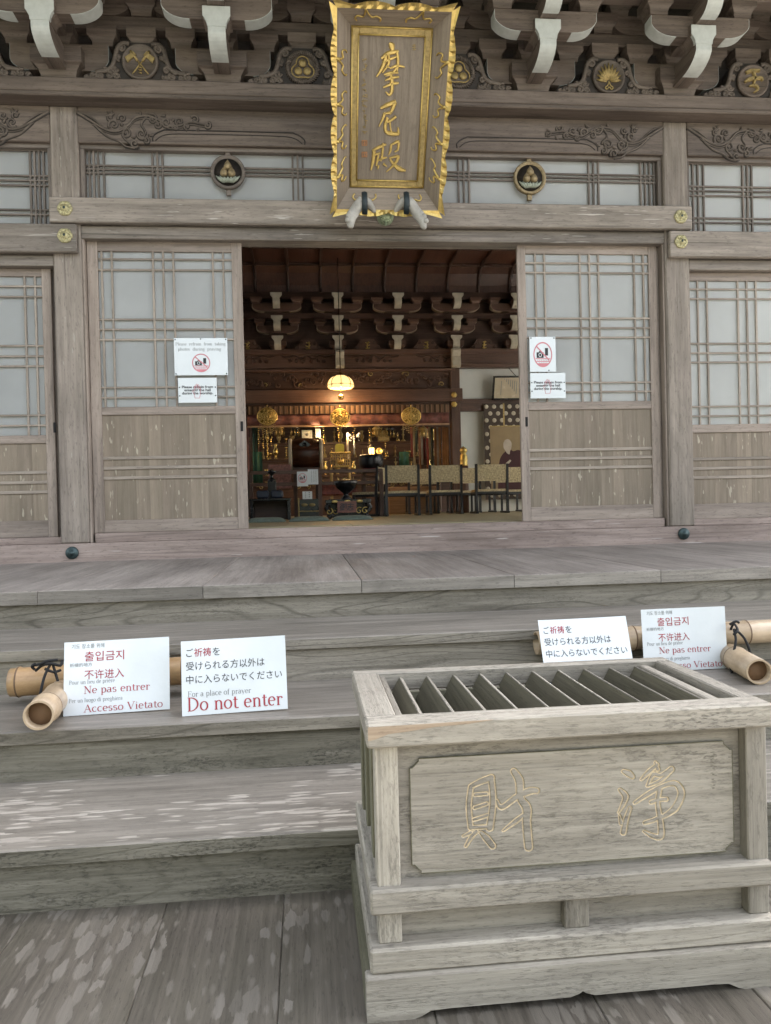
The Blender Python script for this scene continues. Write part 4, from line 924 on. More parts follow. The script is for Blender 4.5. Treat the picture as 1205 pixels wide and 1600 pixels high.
layer([(R2[1], c0), (a1-k, c0), (a1-k, c0+.006), (a1-.006, c0+k), (a1, c0+k), (a1, c1-k), (a1-.006, c1-k), (a1-k, c1-.006), (a1-k, c1), (R2[1], c1)])
layer([(R1[1], c0), (R2[0], c0), (R2[0], c1), (R1[1], c1)])
for R_ in (R1, R2):
    layer([(R_[0], c0), (R_[1], c0), (R_[1], R_[2]), (R_[0], R_[2])]); layer([(R_[0], R_[3]), (R_[1], R_[3]), (R_[1], c1), (R_[0], c1)])
b = MB(); random.seed(5)
for y in range(15, 170, 13):
    for i in range(3):
        x, z = zf(1090+random.uniform(-9, 9), y+random.uniform(-5, 5)); b.box(x-.003, x+.003, YF-.0006, YF+.001, z-.0006, z+.0006, 'x', .0001); 
part(b, 'faint_inscription', M_RISER, field)
b = MB(); b.box(.126, 1.128, 1.822, 1.90, .234, .294, 'x', .006); b.box(.127, .20, 1.902, BY1-.01, .235, .293, 'y', .005); part(b, 'belt_rail', M_BOX, OB)
b = MB(); b.box(.600, .662, FY+.002, FY+.036, .157, .233, 'z', .003); part(b, 'short_post', M_BOX, OB)
b = MB(); b.box(.122, 1.134, 1.818, 1.90, .098, .157, 'x', .006); b.box(.1225, .19, 1.902, BY1, .0985, .1565, 'y', .005); part(b, 'upper_plinth', M_BOX, OB)
b = MB()
def foot(xa, xb):
    z = .098; e = .018
    up = [(xa, 0), (xa+.11, 0), (xa+.125, .004), (xa+.15, .016), (xa+.19, e), ((xa+xb)/2-.03, e), ((xa+xb)/2-.008, .025), ((xa+xb)/2, .030), ((xa+xb)/2+.008, .025), ((xa+xb)/2+.03, e), (xb-.19, e), (xb-.15, .016), (xb-.125, .004), (xb-.11, 0), (xb, 0), (xb, z-.004), (xb-.004, z), (xa+.004, z), (xa, z-.004)]
    return up
b.prism(foot(.110, 1.142), 'y', 1.800, 1.845, 'x'); part(b, 'lower_plinth', M_BOX, OB)
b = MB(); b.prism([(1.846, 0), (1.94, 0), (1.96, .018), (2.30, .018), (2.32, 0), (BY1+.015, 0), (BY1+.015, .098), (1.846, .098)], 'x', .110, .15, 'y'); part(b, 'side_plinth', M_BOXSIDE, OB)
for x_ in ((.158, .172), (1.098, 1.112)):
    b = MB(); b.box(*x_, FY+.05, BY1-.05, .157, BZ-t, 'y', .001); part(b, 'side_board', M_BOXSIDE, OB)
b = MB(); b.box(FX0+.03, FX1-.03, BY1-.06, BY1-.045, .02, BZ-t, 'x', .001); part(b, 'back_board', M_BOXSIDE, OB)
for y in (2.0, 2.2):
    b = MB(); b.box(.148, .160, y, y+.05, .157, BZ-t, 'z', .002); part(b, 'side_batten', M_BOXSIDE, OB)

# ------------------------------------------------------------------ bamboo barriers on the third tread
TZ = LV[2]
def bamboo(name, P0, P1, r, label, mat, nodes, hollow=(True, True), r1=None):
    P0, P1 = Vector(P0), Vector(P1); d = (P1-P0); L = d.length; r1 = r1 or r
    t = thing(name, label, 'bamboo pole', (P0+P1)/2, 'bamboo poles of the barriers')
    ts = [0]; rs = [r*.985]
    for k in nodes: ts += [k-.012/L, k-.004/L, k+.004/L, k+.012/L]; rs += [r*1.0, r*1.07, r*1.07, r*1.0]
    ts.append(1); rs.append(r1*.99)
    q = MB(); q.tube([P0+d*k for k in ts], rs, 24, caps=False, grain=d.normalized())
    q.tube([P0+d*k for k in ts], [k*.86 for k in rs], 24, caps=False, grain=d.normalized())
    nv = len(ts)*24
    for e in (0, nv-24): q.f += [[e+i, e+(i+1) % 24, nv+e+(i+1) % 24, nv+e+i] for i in range(24)]; q.sm += [False]*24
    part(q, 'culm', mat, t)
    a = d.normalized()
    for k, h in ((.13, hollow[0]), (.87, hollow[1])):
        c = P0+d*k; q = MB(); q.tube([c-a*.003, c+a*.003], r*.85, 20); part(q, 'diaphragm', M_BAMIN, t)
    for k in nodes: q = MB(); q.tube([P0+d*(k-.0035/L), P0+d*(k+.0035/L)], r*1.078, 24, caps=False); part(q, 'node_ring', plain('bamboo node', (.13, .08, .045), .7), t)
    return t
bamboo('bamboo_pole', (-1.262, 3.45, .487), (-.30, 3.47, .507), .060, 'long amber bamboo pole lying level behind the left pair of signs', M_BAM, [.035, .42, .74])
bamboo('bamboo_pole', (WX(60, 1118, 2.93), 2.93, WZ(60, 1118, 2.93)), (WX(95, 1092, 3.36), 3.375, .452), .054, 'short bamboo pole with hollow end at the left edge, crossing under the long one', M_BAM2, [.30, .8])
xl_ = W(838, 1010, 3.575)
bamboo('bamboo_pole', (xl_[0], 3.575, .535), (2.62, 3.575, .548), .055, 'long pale bamboo pole lying level behind the right pair of signs', M_BAM2, [.30, .66])
e = W(1187, 1050, 3.14)
bamboo('bamboo_pole', (e[0], 3.14, e[1]), (1.965, 3.50, .452), .055, 'short bamboo pole with split hollow end beside the right edge of the photo', M_BAM2, [.75])
def cord(pts_list, label):
    q = MB()
    for pts in pts_list: q.tube(smooth2(pts, 5), .0058, 7)
    solo(q, 'tie_cord', M_CORD, label, 'cord', 'black cords tying the bamboo')
def P3(x, y, Y): X, Z = W(x, y, Y); return (X, Y, Z)
cord([[P3(56, 1048, 3.40), P3(66, 1040, 3.37), P3(80, 1037, 3.35), P3(94, 1040, 3.37), P3(97, 1033, 3.40)], [P3(80, 1036, 3.36), P3(70, 1056, 3.34), P3(64, 1080, 3.32), P3(61, 1095, 3.32)], [P3(82, 1036, 3.36), P3(88, 1056, 3.35), P3(94, 1078, 3.33), P3(96, 1098, 3.32), P3(86, 1112, 3.30)], [P3(52, 1040, 3.38), P3(64, 1037, 3.36), P3(74, 1033, 3.36), P3(90, 1031, 3.38)], [P3(70, 1045, 3.35), P3(84, 1050, 3.35), P3(95, 1047, 3.37)], [P3(54, 1046, 3.38), P3(50, 1041, 3.37), P3(56, 1037, 3.37)]], 'black cord knotted around the crossed bamboo poles at the left edge')
cord([[P3(1142, 984, 3.52), P3(1147, 975, 3.50), P3(1153, 985, 3.40), P3(1146, 992, 3.40)], [P3(1147, 983, 3.42), P3(1150, 1000, 3.39), P3(1146, 1022, 3.38), P3(1141, 1040, 3.38)], [P3(1149, 983, 3.42), P3(1163, 997, 3.40), P3(1171, 1015, 3.40), P3(1174, 1028, 3.40)], [P3(1140, 976, 3.43), P3(1150, 971, 3.42), P3(1155, 973, 3.42)], [P3(1141, 1040, 3.38), P3(1144, 1052, 3.37)]], 'black cord knotted around the bamboo poles right of the signs')

# ------------------------------------------------------------------ signs leaning on the bamboo
def sheet(name, label, cat, pix, Y, wd, ht, group, lean=None, tilt=0., z=None):
    (xb, yb), (xt, yt), (xr_, yr_) = pix                                   # bottom-left, top-left, top-right in the photo
    X, Z = W(xb, yb, Y); o = Vector((X, Y, z if z is not None else Z))
    u = Vector((1, math.sin(tilt), 0)); Xr, Zr = W(xr_, yr_, Y); Xt, Zt = W(xt, yt, Y); u.z = (Zr-Zt)/max(Xr-Xt, .01)
    v = Vector(((Xt-X)/ht, lean or 0, 1)); F = frame(o, u, v)
    t = thing(name, label, cat, o, group)
    q = MB(); n = 14; q.add([F @ Vector((wd*a/n, ht*c/n, 0)) for a in range(n+1) for c in range(n+1)], [[a*(n+1)+c, (a+1)*(n+1)+c, (a+1)*(n+1)+c+1, a*(n+1)+c+1] for a in range(n) for c in range(n)], 'x', 0, True); part(q, 'sheet', M_PAPER, t)
    return t, F
A3 = (.408, .288)
def curl(t, F, wd, ht, amp, ph):
    # the laminated sheet and the print on it bend together
    Fi = F.inverted(); n = Vector((F[0][2], F[1][2], F[2][2])); o = WORLDPOS[t.name]
    for ch in kids(t):
        for v in ch.data.vertices:
            p = Fi @ (v.co+o); a, c = p.x/wd, p.y/ht
            v.co += n*(amp*((2*a-1)**2-.4)*(.35+.65*c)+.0022*math.sin(5*a+ph)*math.sin(4*c+ph))
        ch.data.update()
def multilang(label, pix, Y, lean, tilt):
    t, F = sheet('warning_sign', label, 'sign', pix, Y, *A3, 'laminated signs on the steps', lean, tilt, TZ+.002)
    def line(nm, mat, fn, *a, **k): g = MB(); fn(g, *a, **k); part(g, nm, mat, t)
    G, Rd = 'grey_lettering', 'red_lettering'
    line(G, M_GREY, put_text, '\uae30\ub3c4 \uc7a5\uc18c\ub97c \uc704\ud574', F, .028, .262, .020, width=.125); line(G, M_GREY, put_text, '\u7948\u79b1\u7684\u5730\u65b9', F, .022, .190, .016, width=.085)
    line(G, M_GREY, serif, 'Pour un lieu de pri\u00e8re', F, .020, .121, .0225, .175, .8); line(G, M_GREY, serif, 'Per un luogo di preghiera', F, .020, .050, .0225, .205, .8)
    line(Rd, M_RED, put_text, '\ucd9c\uc785\uae08\uc9c0', F, .078, .212, .042, width=.152, bold=.0002); line(Rd, M_RED, put_text, '\u4e0d\u8bb8\u8fdb\u5165', F, .078, .141, .040, width=.152, bold=.0001)
    line(Rd, M_RED, serif, 'Ne pas entrer', F, .076, .083, .040, .255, 1.1); line(Rd, M_RED, serif, 'Accesso Vietato', F, .076, .011, .040, .305, 1.1)
    curl(t, F, *A3, .007, len(label)); return t
def japanese(label, pix, Y, lean, tilt):
    t, F = sheet('warning_sign', label, 'sign', pix, Y, *A3, 'laminated signs on the steps', lean, tilt, TZ+.002)
    def line(nm, mat, fn, *a, **k): g = MB(); fn(g, *a, **k); part(g, nm, mat, t)
    K, Rd = 'black_lettering', 'red_lettering'
    line(K, M_INK, put_text, '\u3054', F, .020, .228, .036, width=.026); line(Rd, M_RED, put_text, '\u7948\u7977', F, .050, .228, .036, width=.066, bold=.0002); line(K, M_INK, put_text, '\u3092', F, .122, .228, .036, width=.028)
    line(K, M_INK, put_text, '\u53d7\u3051\u3089\u308c\u308b\u65b9\u4ee5\u5916\u306f', F, .018, .176, .036, width=.305); line(K, M_INK, put_text, '\u4e2d\u306b\u5165\u3089\u306a\u3044\u3067\u304f\u3060\u3055\u3044', F, .018, .124, .036, width=.372)
    line('grey_lettering', M_GREY, serif, 'For a place of prayer', F, .022, .072, .030, .245, .85)
    line(Rd, M_RED, serif, 'Do not enter', F, .018, .018, .072, .372, 1.05)
    curl(t, F, *A3, .009, len(label)); return t
multilang('white sign reading Accesso Vietato in red, leaning on bamboo left of the offering box', ((99, 1121), (97, 1006), (259, 998)), 3.19, .22, .05)
japanese('white sign with large red Do not enter and black Japanese lines, fully visible', ((285, 1129), (284, 1010), (449, 1001)), 3.10, .20, .04)
japanese('white Japanese sign half hidden behind the offering box', ((854, 1080), (850, 981), (996, 974)), 3.30, .35, .02)
multilang('white sign with four languages in red, behind the right corner of the offering box', ((1007, 1066), (1003, 965), (1137, 959)), 3.47, .08, .0)

# ------------------------------------------------------------------ notices pinned to the doors
def nocam(t, F, cx, cy, rx, ry):
    k_ = MB(); r_ = MB(); E = lambda a, c, l=.0014: F @ Vector((cx+a*rx, cy+c*ry, l)); n = 40; vs = []; fs = []
    for i in range(n): a = 2*math.pi*i/n; vs += [E(math.cos(a), math.sin(a)), E(.89*math.cos(a), .89*math.sin(a))]
    for i in range(n): fs.append([2*i, 2*i+1, (2*i+3) % (2*n), (2*i+2) % (2*n)])
    r_.add(vs, fs, 'x', 0)
    d = [(-.68, .60), (-.60, .68), (.72, -.42), (.64, -.50)]; r_.add([E(*p, .0022) for p in (d[0], d[1], d[2], d[3])], [[0, 1, 2, 3]], 'x', 0)
    for i in range(8):
        a = -.30-.075*i; h = .82*math.sqrt(max(0, 1-a*a))
        if i in (1, 2, 4, 5): 
            for j in range(-4, 4):
                x = j*.19+.03*(i % 2); 
                if abs(x)+.15 < h: r_.add([E(x-.01, a, .0015), E(x+.05, a, .0015), E(x+.05, a-.04, .0015), E(x-.01, a-.04, .0015)], [[0, 1, 2, 3]], 'x', 0)
        else: r_.add([E(-h, a+.012, .0013), E(h, a+.012, .0013), E(h, a-.05, .0013), E(-h, a-.05, .0013)], [[0, 1, 2, 3]], 'x', 0)
    hs_ = [E(.89*math.cos(R(q)), .89*math.sin(R(q)), .0012) for q in range(230, 311, 8)]; r_.add(hs_, [list(range(len(hs_)))], 'x', 0)
    part(r_, 'prohibition_ring', M_PINK, t)
    for poly in ([(-.66, .18), (-.66, -.26), (.08, -.26), (.08, .18), (-.10, .18), (-.16, .28), (-.38, .28), (-.44, .18)], [(.24, .52), (.24, -.08), (.56, -.08), (.56, .52)]): k_.add([E(*p, .0017) for p in poly], [list(range(len(poly)))], 'x', 0)
    ic = part(k_, 'camera_symbol', M_INK, t); l = MB()
    for q0, q1, z in ((.17, .12, .0019),):
        vs = []
        for i in range(20): a = 2*math.pi*i/20; vs += [E(-.28+q0*math.cos(a), -.03+q0*math.sin(a), z), E(-.28+q1*math.cos(a), -.03+q1*math.sin(a), z)]
        l.add(vs, [[2*i, 2*i+1, (2*i+3) % 40, (2*i+2) % 40] for i in range(20)], 'x', 0)
    part(l, 'lens_ring', M_PAPER, ic)
def pins(t, F, pos):
    for x, y in pos:
        q = MB(); q.tube([F @ Vector((x, y, 0)), F @ Vector((x, y, .004))], .0055, 8); part(q, 'pin', M_NAIL, t)
def notice(name, label, pix, wd_ht, Y=6.716):
    X0, Z0 = W(*pix[0], Y); X1, Z1 = W(*pix[1], Y); wd, ht = X1-X0, Z1-Z0
    o = Vector((X0, Y, Z0)); t = thing(name, label, 'notice', o, 'notices pinned to the doors'); F = frame(o, (1, 0, 0), (0, 0, 1))
    q = MB(); q.box(0, wd, 0, ht, -.002, 0, 'x', .0004, M=F); part(q, 'sheet', M_PAPER, t); return t, F, wd, ht
t, F, wd, ht = notice('door_notice', 'white notice asking not to take photos while praying, on the left door', ((273, 586.5), (355, 528)), None)
g = MB(); serif(g, 'Please  refrain  from  taking', F, .012, ht-.062, .036, wd-.026, 1.0); serif(g, 'photos  during  praying', F, .032, ht-.105, .036, wd-.085, 1.0); part(g, 'grey_lettering', M_GREY, t)
nocam(t, F, wd*.50, ht*.33, .075, .078); pins(t, F, [(.012, .012), (wd-.012, .012), (.012, ht-.012), (wd-.012, ht-.012), (wd/2, ht-.008)])
def worship(label, pix, Y):
    t, F, wd, ht = notice('door_notice', label, pix, None, Y); g = MB(); h = MB()
    for i, s in enumerate(('Please refrain from', 'entering the hall', 'during the worship.')): put_text(g, s, F, wd*.5, ht*(.585-.125*i), .031, width=wd*(.80, .68, .80)[i], align='CENTER', bold=.0006, lift=.0022)
    part(g, 'black_lettering', M_INK, t)
    cx, cy, s = wd*.49, ht*.47, ht*.30
    pts = [(-.30, -.95), (-.42, -.35), (-.62, .0), (-.55, .12), (-.36, -.05), (-.36, .62), (-.28, .70), (-.2, .62), (-.18, .2), (-.14, .85), (-.05, .95), (.03, .85), (.04, .2), (.10, .80), (.18, .86), (.25, .78), (.24, .15), (.32, .55), (.40, .58), (.45, .5), (.42, -.4), (.28, -.95)]
    h.tube([F @ Vector((cx+a*s, cy+c*s, .0006)) for a, c in pts], .0022, 5, closed=True); part(h, 'hand_outline', M_PINK, t)
    pins(t, F, [(.012, ht*.62), (wd-.012, ht*.62), (.012, ht*.28), (wd-.012, ht*.28)])
worship('white notice against entering the hall during worship, on the left door', ((279, 629.5), (338.5, 590)), 6.716)
t, F, wd, ht = notice('door_notice', 'upright white no camera notice with oval ring on the right door', ((828.5, 581), (868, 526)), None)
nocam(t, F, wd*.50, ht*.49, wd*.36, ht*.36); pins(t, F, [(.014, ht-.012), (wd-.014, ht-.012), (wd*.72, .012)])
worship('white notice against entering the hall during worship, on the right door', ((829.5, 622.5), (883.5, 582.5)), 6.712)

# ------------------------------------------------------------------ interior of the hall
random.seed(21)
TT = 1.03; YB = 14.2                                                     # tatami level, line of the inner posts
b = MB()
for i in range(-4, 8):
    for j in range(9):
        x0 = -5.6+1.0*(i+4); y0 = 6.93+.92*j
        if y0+.92 > 17: continue
        b.box(x0+.002, x0+.998, y0+.002, y0+.918, TT-.05, TT, 'x', .003)
part(b, 'tatami_floor', M_TAT, H)
b = MB(); b.box(-3.3, 5.3, 17.0, 17.1, .9, 6.3); part(b, 'inner_wall', M_INTD, H)
for z0, z1 in ((.9, 1.2), (4.4, 6.3)):
    b = MB(); b.box(-3.3, -3.2, 6.95, 17.1, z0, z1); part(b, 'inner_wall', M_INTD, H)
    b = MB(); b.box(5.2, 5.3, 6.95, 17.1, z0, z1); part(b, 'inner_wall', M_INTD, H)
b = MB(); b.box(5.23, 5.24, 6.95, 17.1, 1.2, 4.4); part(b, 'unseen_side_window', pane('shoji paper', (.8, .8, .78), .8), H)
b = MB(); b.box(-3.26, -3.24, 6.95, 9.5, 1.2, 4.4); part(b, 'inner_wall', M_INTD, H)
b = MB(); b.box(-3.26, -3.25, 9.5, 17.1, 1.2, 4.4); part(b, 'unseen_side_window', bpy.data.materials['shoji paper'], H)  # added window out of view, lets more daylight into the deep hall
ZC = 5.45; YC = 13.72
b = MB(); b.box(-3.3, 5.3, 6.95, YC, ZC, ZC+.03, 'y', .001); cl = part(b, 'ceiling', M_COVE, H)
def zin(y, Y=YB, x=600): return WZ(x, y, Y)
z_cb = zin(464); rp = .572
b = MB()
cp = [(YC, ZC), (YC+.10, ZC-.03), (YC+.20, ZC-.12), (YC+.30, z_cb+.16), (YC+.33, z_cb)]
b.add([(x, y, z) for x in (-5.8, 7.2) for y, z in cp], [[i, i+1, i+6, i+5] for i in range(4)], 'z'); part(b, 'ceiling_cove', M_COVE, H)
b = MB(); xr0 = WX(400, 440, YB)
for k in range(-9, 13):
    X = xr0+rp*k; b.tube([(X, y-.02, z-.03) for y, z in cp], .026, 4); b.box(X-.024, X+.024, 6.95, YC, ZC-.06, ZC-.005, 'y')
for Y in (YC-.02, YC-.9, YC-1.8, YC-2.7): b.box(-5.8, 7.2, Y, Y+.05, ZC-.05, ZC-.004, 'x')
part(b, 'ceiling_rib', M_INTD, H)
PXI = WX(711, 700, YB)                                                   # the inner post at the right
# inner bracket frieze
xb0 = WX(433, 500, 13.9); sb = (WX(803, 500, 13.9)-xb0)/4
zA, zB, zD = zin(478, 13.9), zin(508, 13.9), zin(540, 13.9)
b = MB(); b.box(-5.8, 7.2, 14.2, 14.3, zin(575), z_cb+.05); part(b, 'frieze_board', M_INTD, H)
b = MB(); b.box(-5.8, 7.2, 13.95, 14.2, z_cb-.10, z_cb+.02, 'x'); part(b, 'frieze_beam', M_INTD, H)
b = MB(); b.box(-5.8, 7.2, 14.0, 14.2, zA-.20, zA-.10, 'x'); part(b, 'frieze_beam', M_INTD, H)
def inner_set():
    X = xb0; q = MB(); q.block(X, 14.1, zD-.06, .30, .16); r_ = part(q, 'bracket_set', M_INT, H)
    for z, L, cy in ((zB-.11, .36, 14.06), (zA-.10, .42, 13.92)):
        q = MB(); arm(q, X, cy, z, L, .13, .12, cl=.2, tip=.6); part(q, 'bracket_arm', M_INT, r_)
        for sd_ in (-1, 1): q = MB(); arm_white(q, X, cy, z, L, .13, .118, .2, .6, .012, sd_); part(q, 'pale_arm_end', M_INTE, r_)
        for d in (-L*.85, L*.85): q = MB(); q.block(X+d, cy, z+.13, .2, .11); part(q, 'bearing_block', M_INT, r_)
    for z, yt in ((zD-.05, 13.88), (zB-.09, 13.76), (zA-.06, 13.66)):
        q = MB(); pw = arm_fwd(q, X, z, yt, 14.2, .15, .115, .16, .6); part(q, 'projecting_arm', M_INT, r_)
        q = MB(); fwd_white(q, X, pw, .117, .008); q.prism([(X-.10, z+.23), (X-.10, z+.19), (X-.06, z+.145), (X-.06, z+.09), (X+.06, z+.09), (X+.06, z+.145), (X+.10, z+.19), (X+.10, z+.23)], 'y', yt-.012, yt+.02, 'x'); part(q, 'painted_nose', M_CREAM, r_)
    return r_
M_INTE = plain('dulled arm edge', (.27, .20, .14), .6)
ib = inner_set()
for k in (-2, -1, 1, 2, 3, 4, 5, 6): copy_tree(ib, H, (sb*k, 0, 0))
for k in range(-2, 7):
    X = xb0+sb*(k-.5); q = MB(); q.prism([(X+a, zD-.10+c) for a, c in ((-.42, 0), (-.40, .05), (-.26, .07), (-.17, .16), (-.12, .24), (.12, .24), (.17, .16), (.26, .07), (.40, .05), (.42, 0))], 'y', 14.02, 14.1, 'x'); o = part(q, 'frog_leg_strut', M_INT, H)
    q = MB(); F = frame((X, 14.01, zD+.02), (1.0, 0, 0), (0, 0, 1))
    for i in range(3):
        a = random.uniform(-.05, .05); q.stroke([(-.04+a*.4, .06-.05*i), (.0, .05-.05*i+a*.3), (.04, .065-.05*i)], [.014, .028, .014], F, .012)
    q.stroke([(.02, .08), (.03*(k % 2)-.01, 0), (.0, -.07)], [.018, .03, .014], F, .012); part(q, 'gilt_letter', M_GOLD, o)
    q = MB()
    for s in (-1, 1):
        for dx, dz, r_ in ((.30, -.06, .03), (.20, .0, .035), (.12, .08, .03)): q.tube([(x, 14.012, z) for x, z in spiral(X+s*dx, zD+dz-.01, r_, 1, 1.2, s, 10)], .008, 4)
    part(q, 'scroll_carving', M_INTD, o)
def ibeam(y0, y1, Y, nm, mat=M_INT, x0=-5.8, x1=7.2, th=.16):
    q = MB(); q.box(x0, x1, Y, Y+th, zin(y1, Y), zin(y0, Y), 'x', .008); return part(q, nm, mat, H)
ibeam(545, 553, 13.98, 'inner_beam'); o = ibeam(553.5, 575, 14.05, 'inner_carved_beam')
q = MB()
for cx in (WX(480, 565, 14), WX(585, 565, 14), WX(390, 565, 14), WX(690, 565, 14), WX(770, 565, 14)):
    for s in (-1, 1):
        q.tube([(cx+s*x, 14.045, zin(563)+z) for x, z in smooth2([(.02, .05), (.12, .0), (.22, .06), (.34, .03), (.45, .06)], 4)], .012, 4)
        for dx, r_ in ((.08, .04), (.2, .035), (.3, .03)): q.tube([(x, 14.045, z) for x, z in spiral(cx+s*dx, zin(566), r_, dx*9, 1.2, s, 10)], .011, 4)
part(q, 'vine_carving', M_INTD, o)
ibeam(575.5, 580, 14.0, 'inner_beam', x1=PXI)
o = ibeam(580.5, 607, 14.10, 'openwork_panel', M_INTD, x1=PXI); q = MB(); q2 = MB()
for i in range(64):
    cx = WX(390+i*5.0, 594, 14.08); cz = zin(594)+random.uniform(-.11, .11); pts = spiral(cx, cz, random.uniform(.03, .075), random.uniform(0, 6), random.uniform(.7, 1.4), random.choice((-1, 1)), 10)
    (q2 if i % 11 == 5 else q).tube([(x, 14.075, z) for x, z in pts], [.015-.001*k for k in range(11)], 5)
part(q, 'relief_carving', M_INT, o); part(q2, 'gilt_relief', M_GOLDD, o)
ibeam(607.5, 628, 13.96, 'inner_lintel', x1=PXI+.12); ibeam(628.5, 633, 14.06, 'inner_track', M_INTD, x1=PXI)
b = MB(); b.box(PXI-.085, PXI+.085, 14.02, 14.2, TT, zin(573), 'z', .01); part(b, 'inner_post', M_INT, H)
xp2 = WX(531, 560, 13.95)
for X, y0, y1, x in ((xp2, 547, 574, 531), (PXI, 544, 573, 712)):
    q = MB(); z1, z0 = WZ(x, y0, 13.85), WZ(x, y1, 13.85); q.prism([(13.98, z1), (13.84, z1), (13.80, z1-.04), (13.84, z1-.14), (13.82, z0+.03), (13.86, z0), (13.98, z0)], 'x', X-.075, X+.075, 'z'); part(q, 'carved_nose', M_CREAM, H)
for y in (616.5, 631.5):
    X, Z = W(710, y, 13.93); q = MB()
    for i in range(6): a = math.pi/3*i; q.ball((X+.028*math.cos(a), 13.95, Z+.028*math.sin(a)), .027, 8)
    q.ball((X, 13.92, Z), .022, 8); part(q, 'metal_rosette', M_GOLD, H)
b = MB(); b.box(PXI+.09, 7.2, 14.22, 14.28, TT, zin(560)); part(b, 'plaster_wall', M_PLASTER, H)
b = MB(); b.box(PXI+.09, 7.2, 14.12, 14.2, zin(645), zin(625.5), 'x'); part(b, 'inner_wall_rail', M_INT, H)
b = MB(); b.box(PXI+.09, 7.2, 14.0, 14.2, zin(572), zin(556), 'x'); part(b, 'inner_beam', M_INT, H)
b = MB(); b.box(-5.8, PXI, 16.6, 16.65, TT, 4.2); part(b, 'altar_back_wall', M_INTD, H)

# ---- things in the hall
def at(x, y, Y): X, Z = W(x, y, Y); return Vector((X, Y, Z))
def mpp(Y): return Y/FPX                                                 # metres per photo pixel at depth Y
# lamp
def emis(name, col, s):
    m, t, p = newmat(name); p.inputs['Base Color'].default_value = (*col, 1); p.inputs['Emission Color'].default_value = (*col, 1); p.inputs['Emission Strength'].default_value = s; return m
M_GLOW = emis('lit lamp glass', (1, .66, .27), .27)
YL = 13.45; c = at(532.5, 607, YL); L = thing('hanging_lamp', 'lit hanging lamp with ribbed glass shade inside the hall', 'lamp', c); s = mpp(YL)
b = MB(); n = 48; prof = [(17, 0), (19.5, 1), (20.5, 4), (20, 8), (18, 13), (14, 17), (9, 19.5), (4, 20.5)]; vs = []
for r_, h in prof:
    for k in range(n): f = 1-.05*(k % 6 == 0); vs.append(c+Vector((r_*s*f*math.cos(2*math.pi*k/n), r_*s*f*math.sin(2*math.pi*k/n), h*s)))
b.add(vs, [[i*n+k, i*n+(k+1) % n, (i+1)*n+(k+1) % n, (i+1)*n+k] for i in range(len(prof)-1) for k in range(n)], 'x', 0, True); part(b, 'glass_shade', M_GLOW, L)
b = MB(); b.lathe([(20*s, 0), (20.6*s, 1*s), (20*s, 2*s)], c+Vector((0, 0, 4*s)), 32); b.lathe([(6*s, 0), (4*s, 3*s), (2*s, 5*s), (1*s, 8*s)], c+Vector((0, 0, 19*s)), 16)
for k in range(8): a = k*math.pi/4; b.tube([c+Vector((r_*s*1.03*math.cos(a), r_*s*1.03*math.sin(a), h*s)) for r_, h in prof], .5*s, 4)
part(b, 'brass_fitting', M_BRASS, L)
b = MB(); b.tube([c+Vector((0, 0, 26*s)), Vector((c.x, c.y, ZC))], .7*s, 6); part(b, 'cord', M_BLACK, L)
b = MB(); b.tube([c, c-Vector((0, 0, 9*s))], .5*s, 5); b.lathe([(.1*s, -5*s), (3.6*s, -4*s), (4.6*s, -1*s), (4*s, 2*s), (1*s, 4*s)], c-Vector((0, 0, 13*s)), 14); part(b, 'brass_bob', M_BRASS, L)
pd = bpy.data.lights.new('lamp_light', 'POINT'); po = bpy.data.objects.new('lamp_light', pd); COL.objects.link(po); po.parent = L; po.location = (0, -.0, -.06); pd.energy = 9; pd.color = (1, .62, .28); pd.shadow_soft_size = .12
# valance and streamers
M_VAL = wood('brocade valance', (.06, .012, .008), (.34, .22, .13), .7, None, 0, ring=.1, blotch=.1); M_VALR = plain('red valance', (.13, .052, .045), .7, var=.45, sc_=14)
def cloth(q, X0, X1, Y, z0, z1, amp, per, n=90):
    vs = []
    for i in range(n+1):
        x = X0+(X1-X0)*i/n; d = amp*math.sin(2*math.pi*(x-X0)/per)
        vs += [(x, Y+d, z0), (x, Y+d*.3, z1), (x, Y+d*.3+.012, z1), (x, Y+d+.012, z0)]
    q.add(vs, [[i*4+k, i*4+4+k, i*4+4+(k+1) % 4, i*4+(k+1) % 4] for i in range(n) for k in range(4)], 'z', 0, True)
YV = 13.9; V = thing('brocade_valance', 'striped gold and red brocade valance hung across the inner altar opening', 'valance', at(545, 650, YV))
xa, xc = WX(386, 650, YV), WX(702, 650, YV)
q = MB()
for i in range(120):
    x0 = xa+(xc-xa)*i/120; x1 = xa+(xc-xa)*(i+.92)/120; q.box(x0, x1, YV-.01*(i % 2), YV+.01, WZ(545, 646, YV), WZ(545, 633.5, YV), 'z', .001, tone=(-1.5 if i % 3 == 0 else 1.2 if i % 3 == 1 else 0))
part(q, 'upper_band', wood('brocade band', (.07, .03, .02), (.26, .17, .10), .7, None, 0, tone=.45), V)
q = MB(); cloth(q, xa, xc, YV+.03, WZ(545, 664, YV), WZ(545, 646, YV), .02, .28); part(q, 'lower_band', M_VALR, V)
q = MB(); q.box(xa, xc, YV-.02, YV+.02, WZ(545, 666, YV), WZ(545, 663.5, YV), 'x'); part(q, 'hem', plain('pale hem', (.34, .22, .13), .7, var=.3), V)
cols = [(.30, .06, .04), (.40, .30, .16), (.10, .12, .10), (.32, .14, .06), (.45, .38, .30), (.20, .04, .04)]
S = thing('streamer_curtain', 'long red, gold and white streamers hanging at the right of the altar', 'curtain', at(676, 730, 14.5))
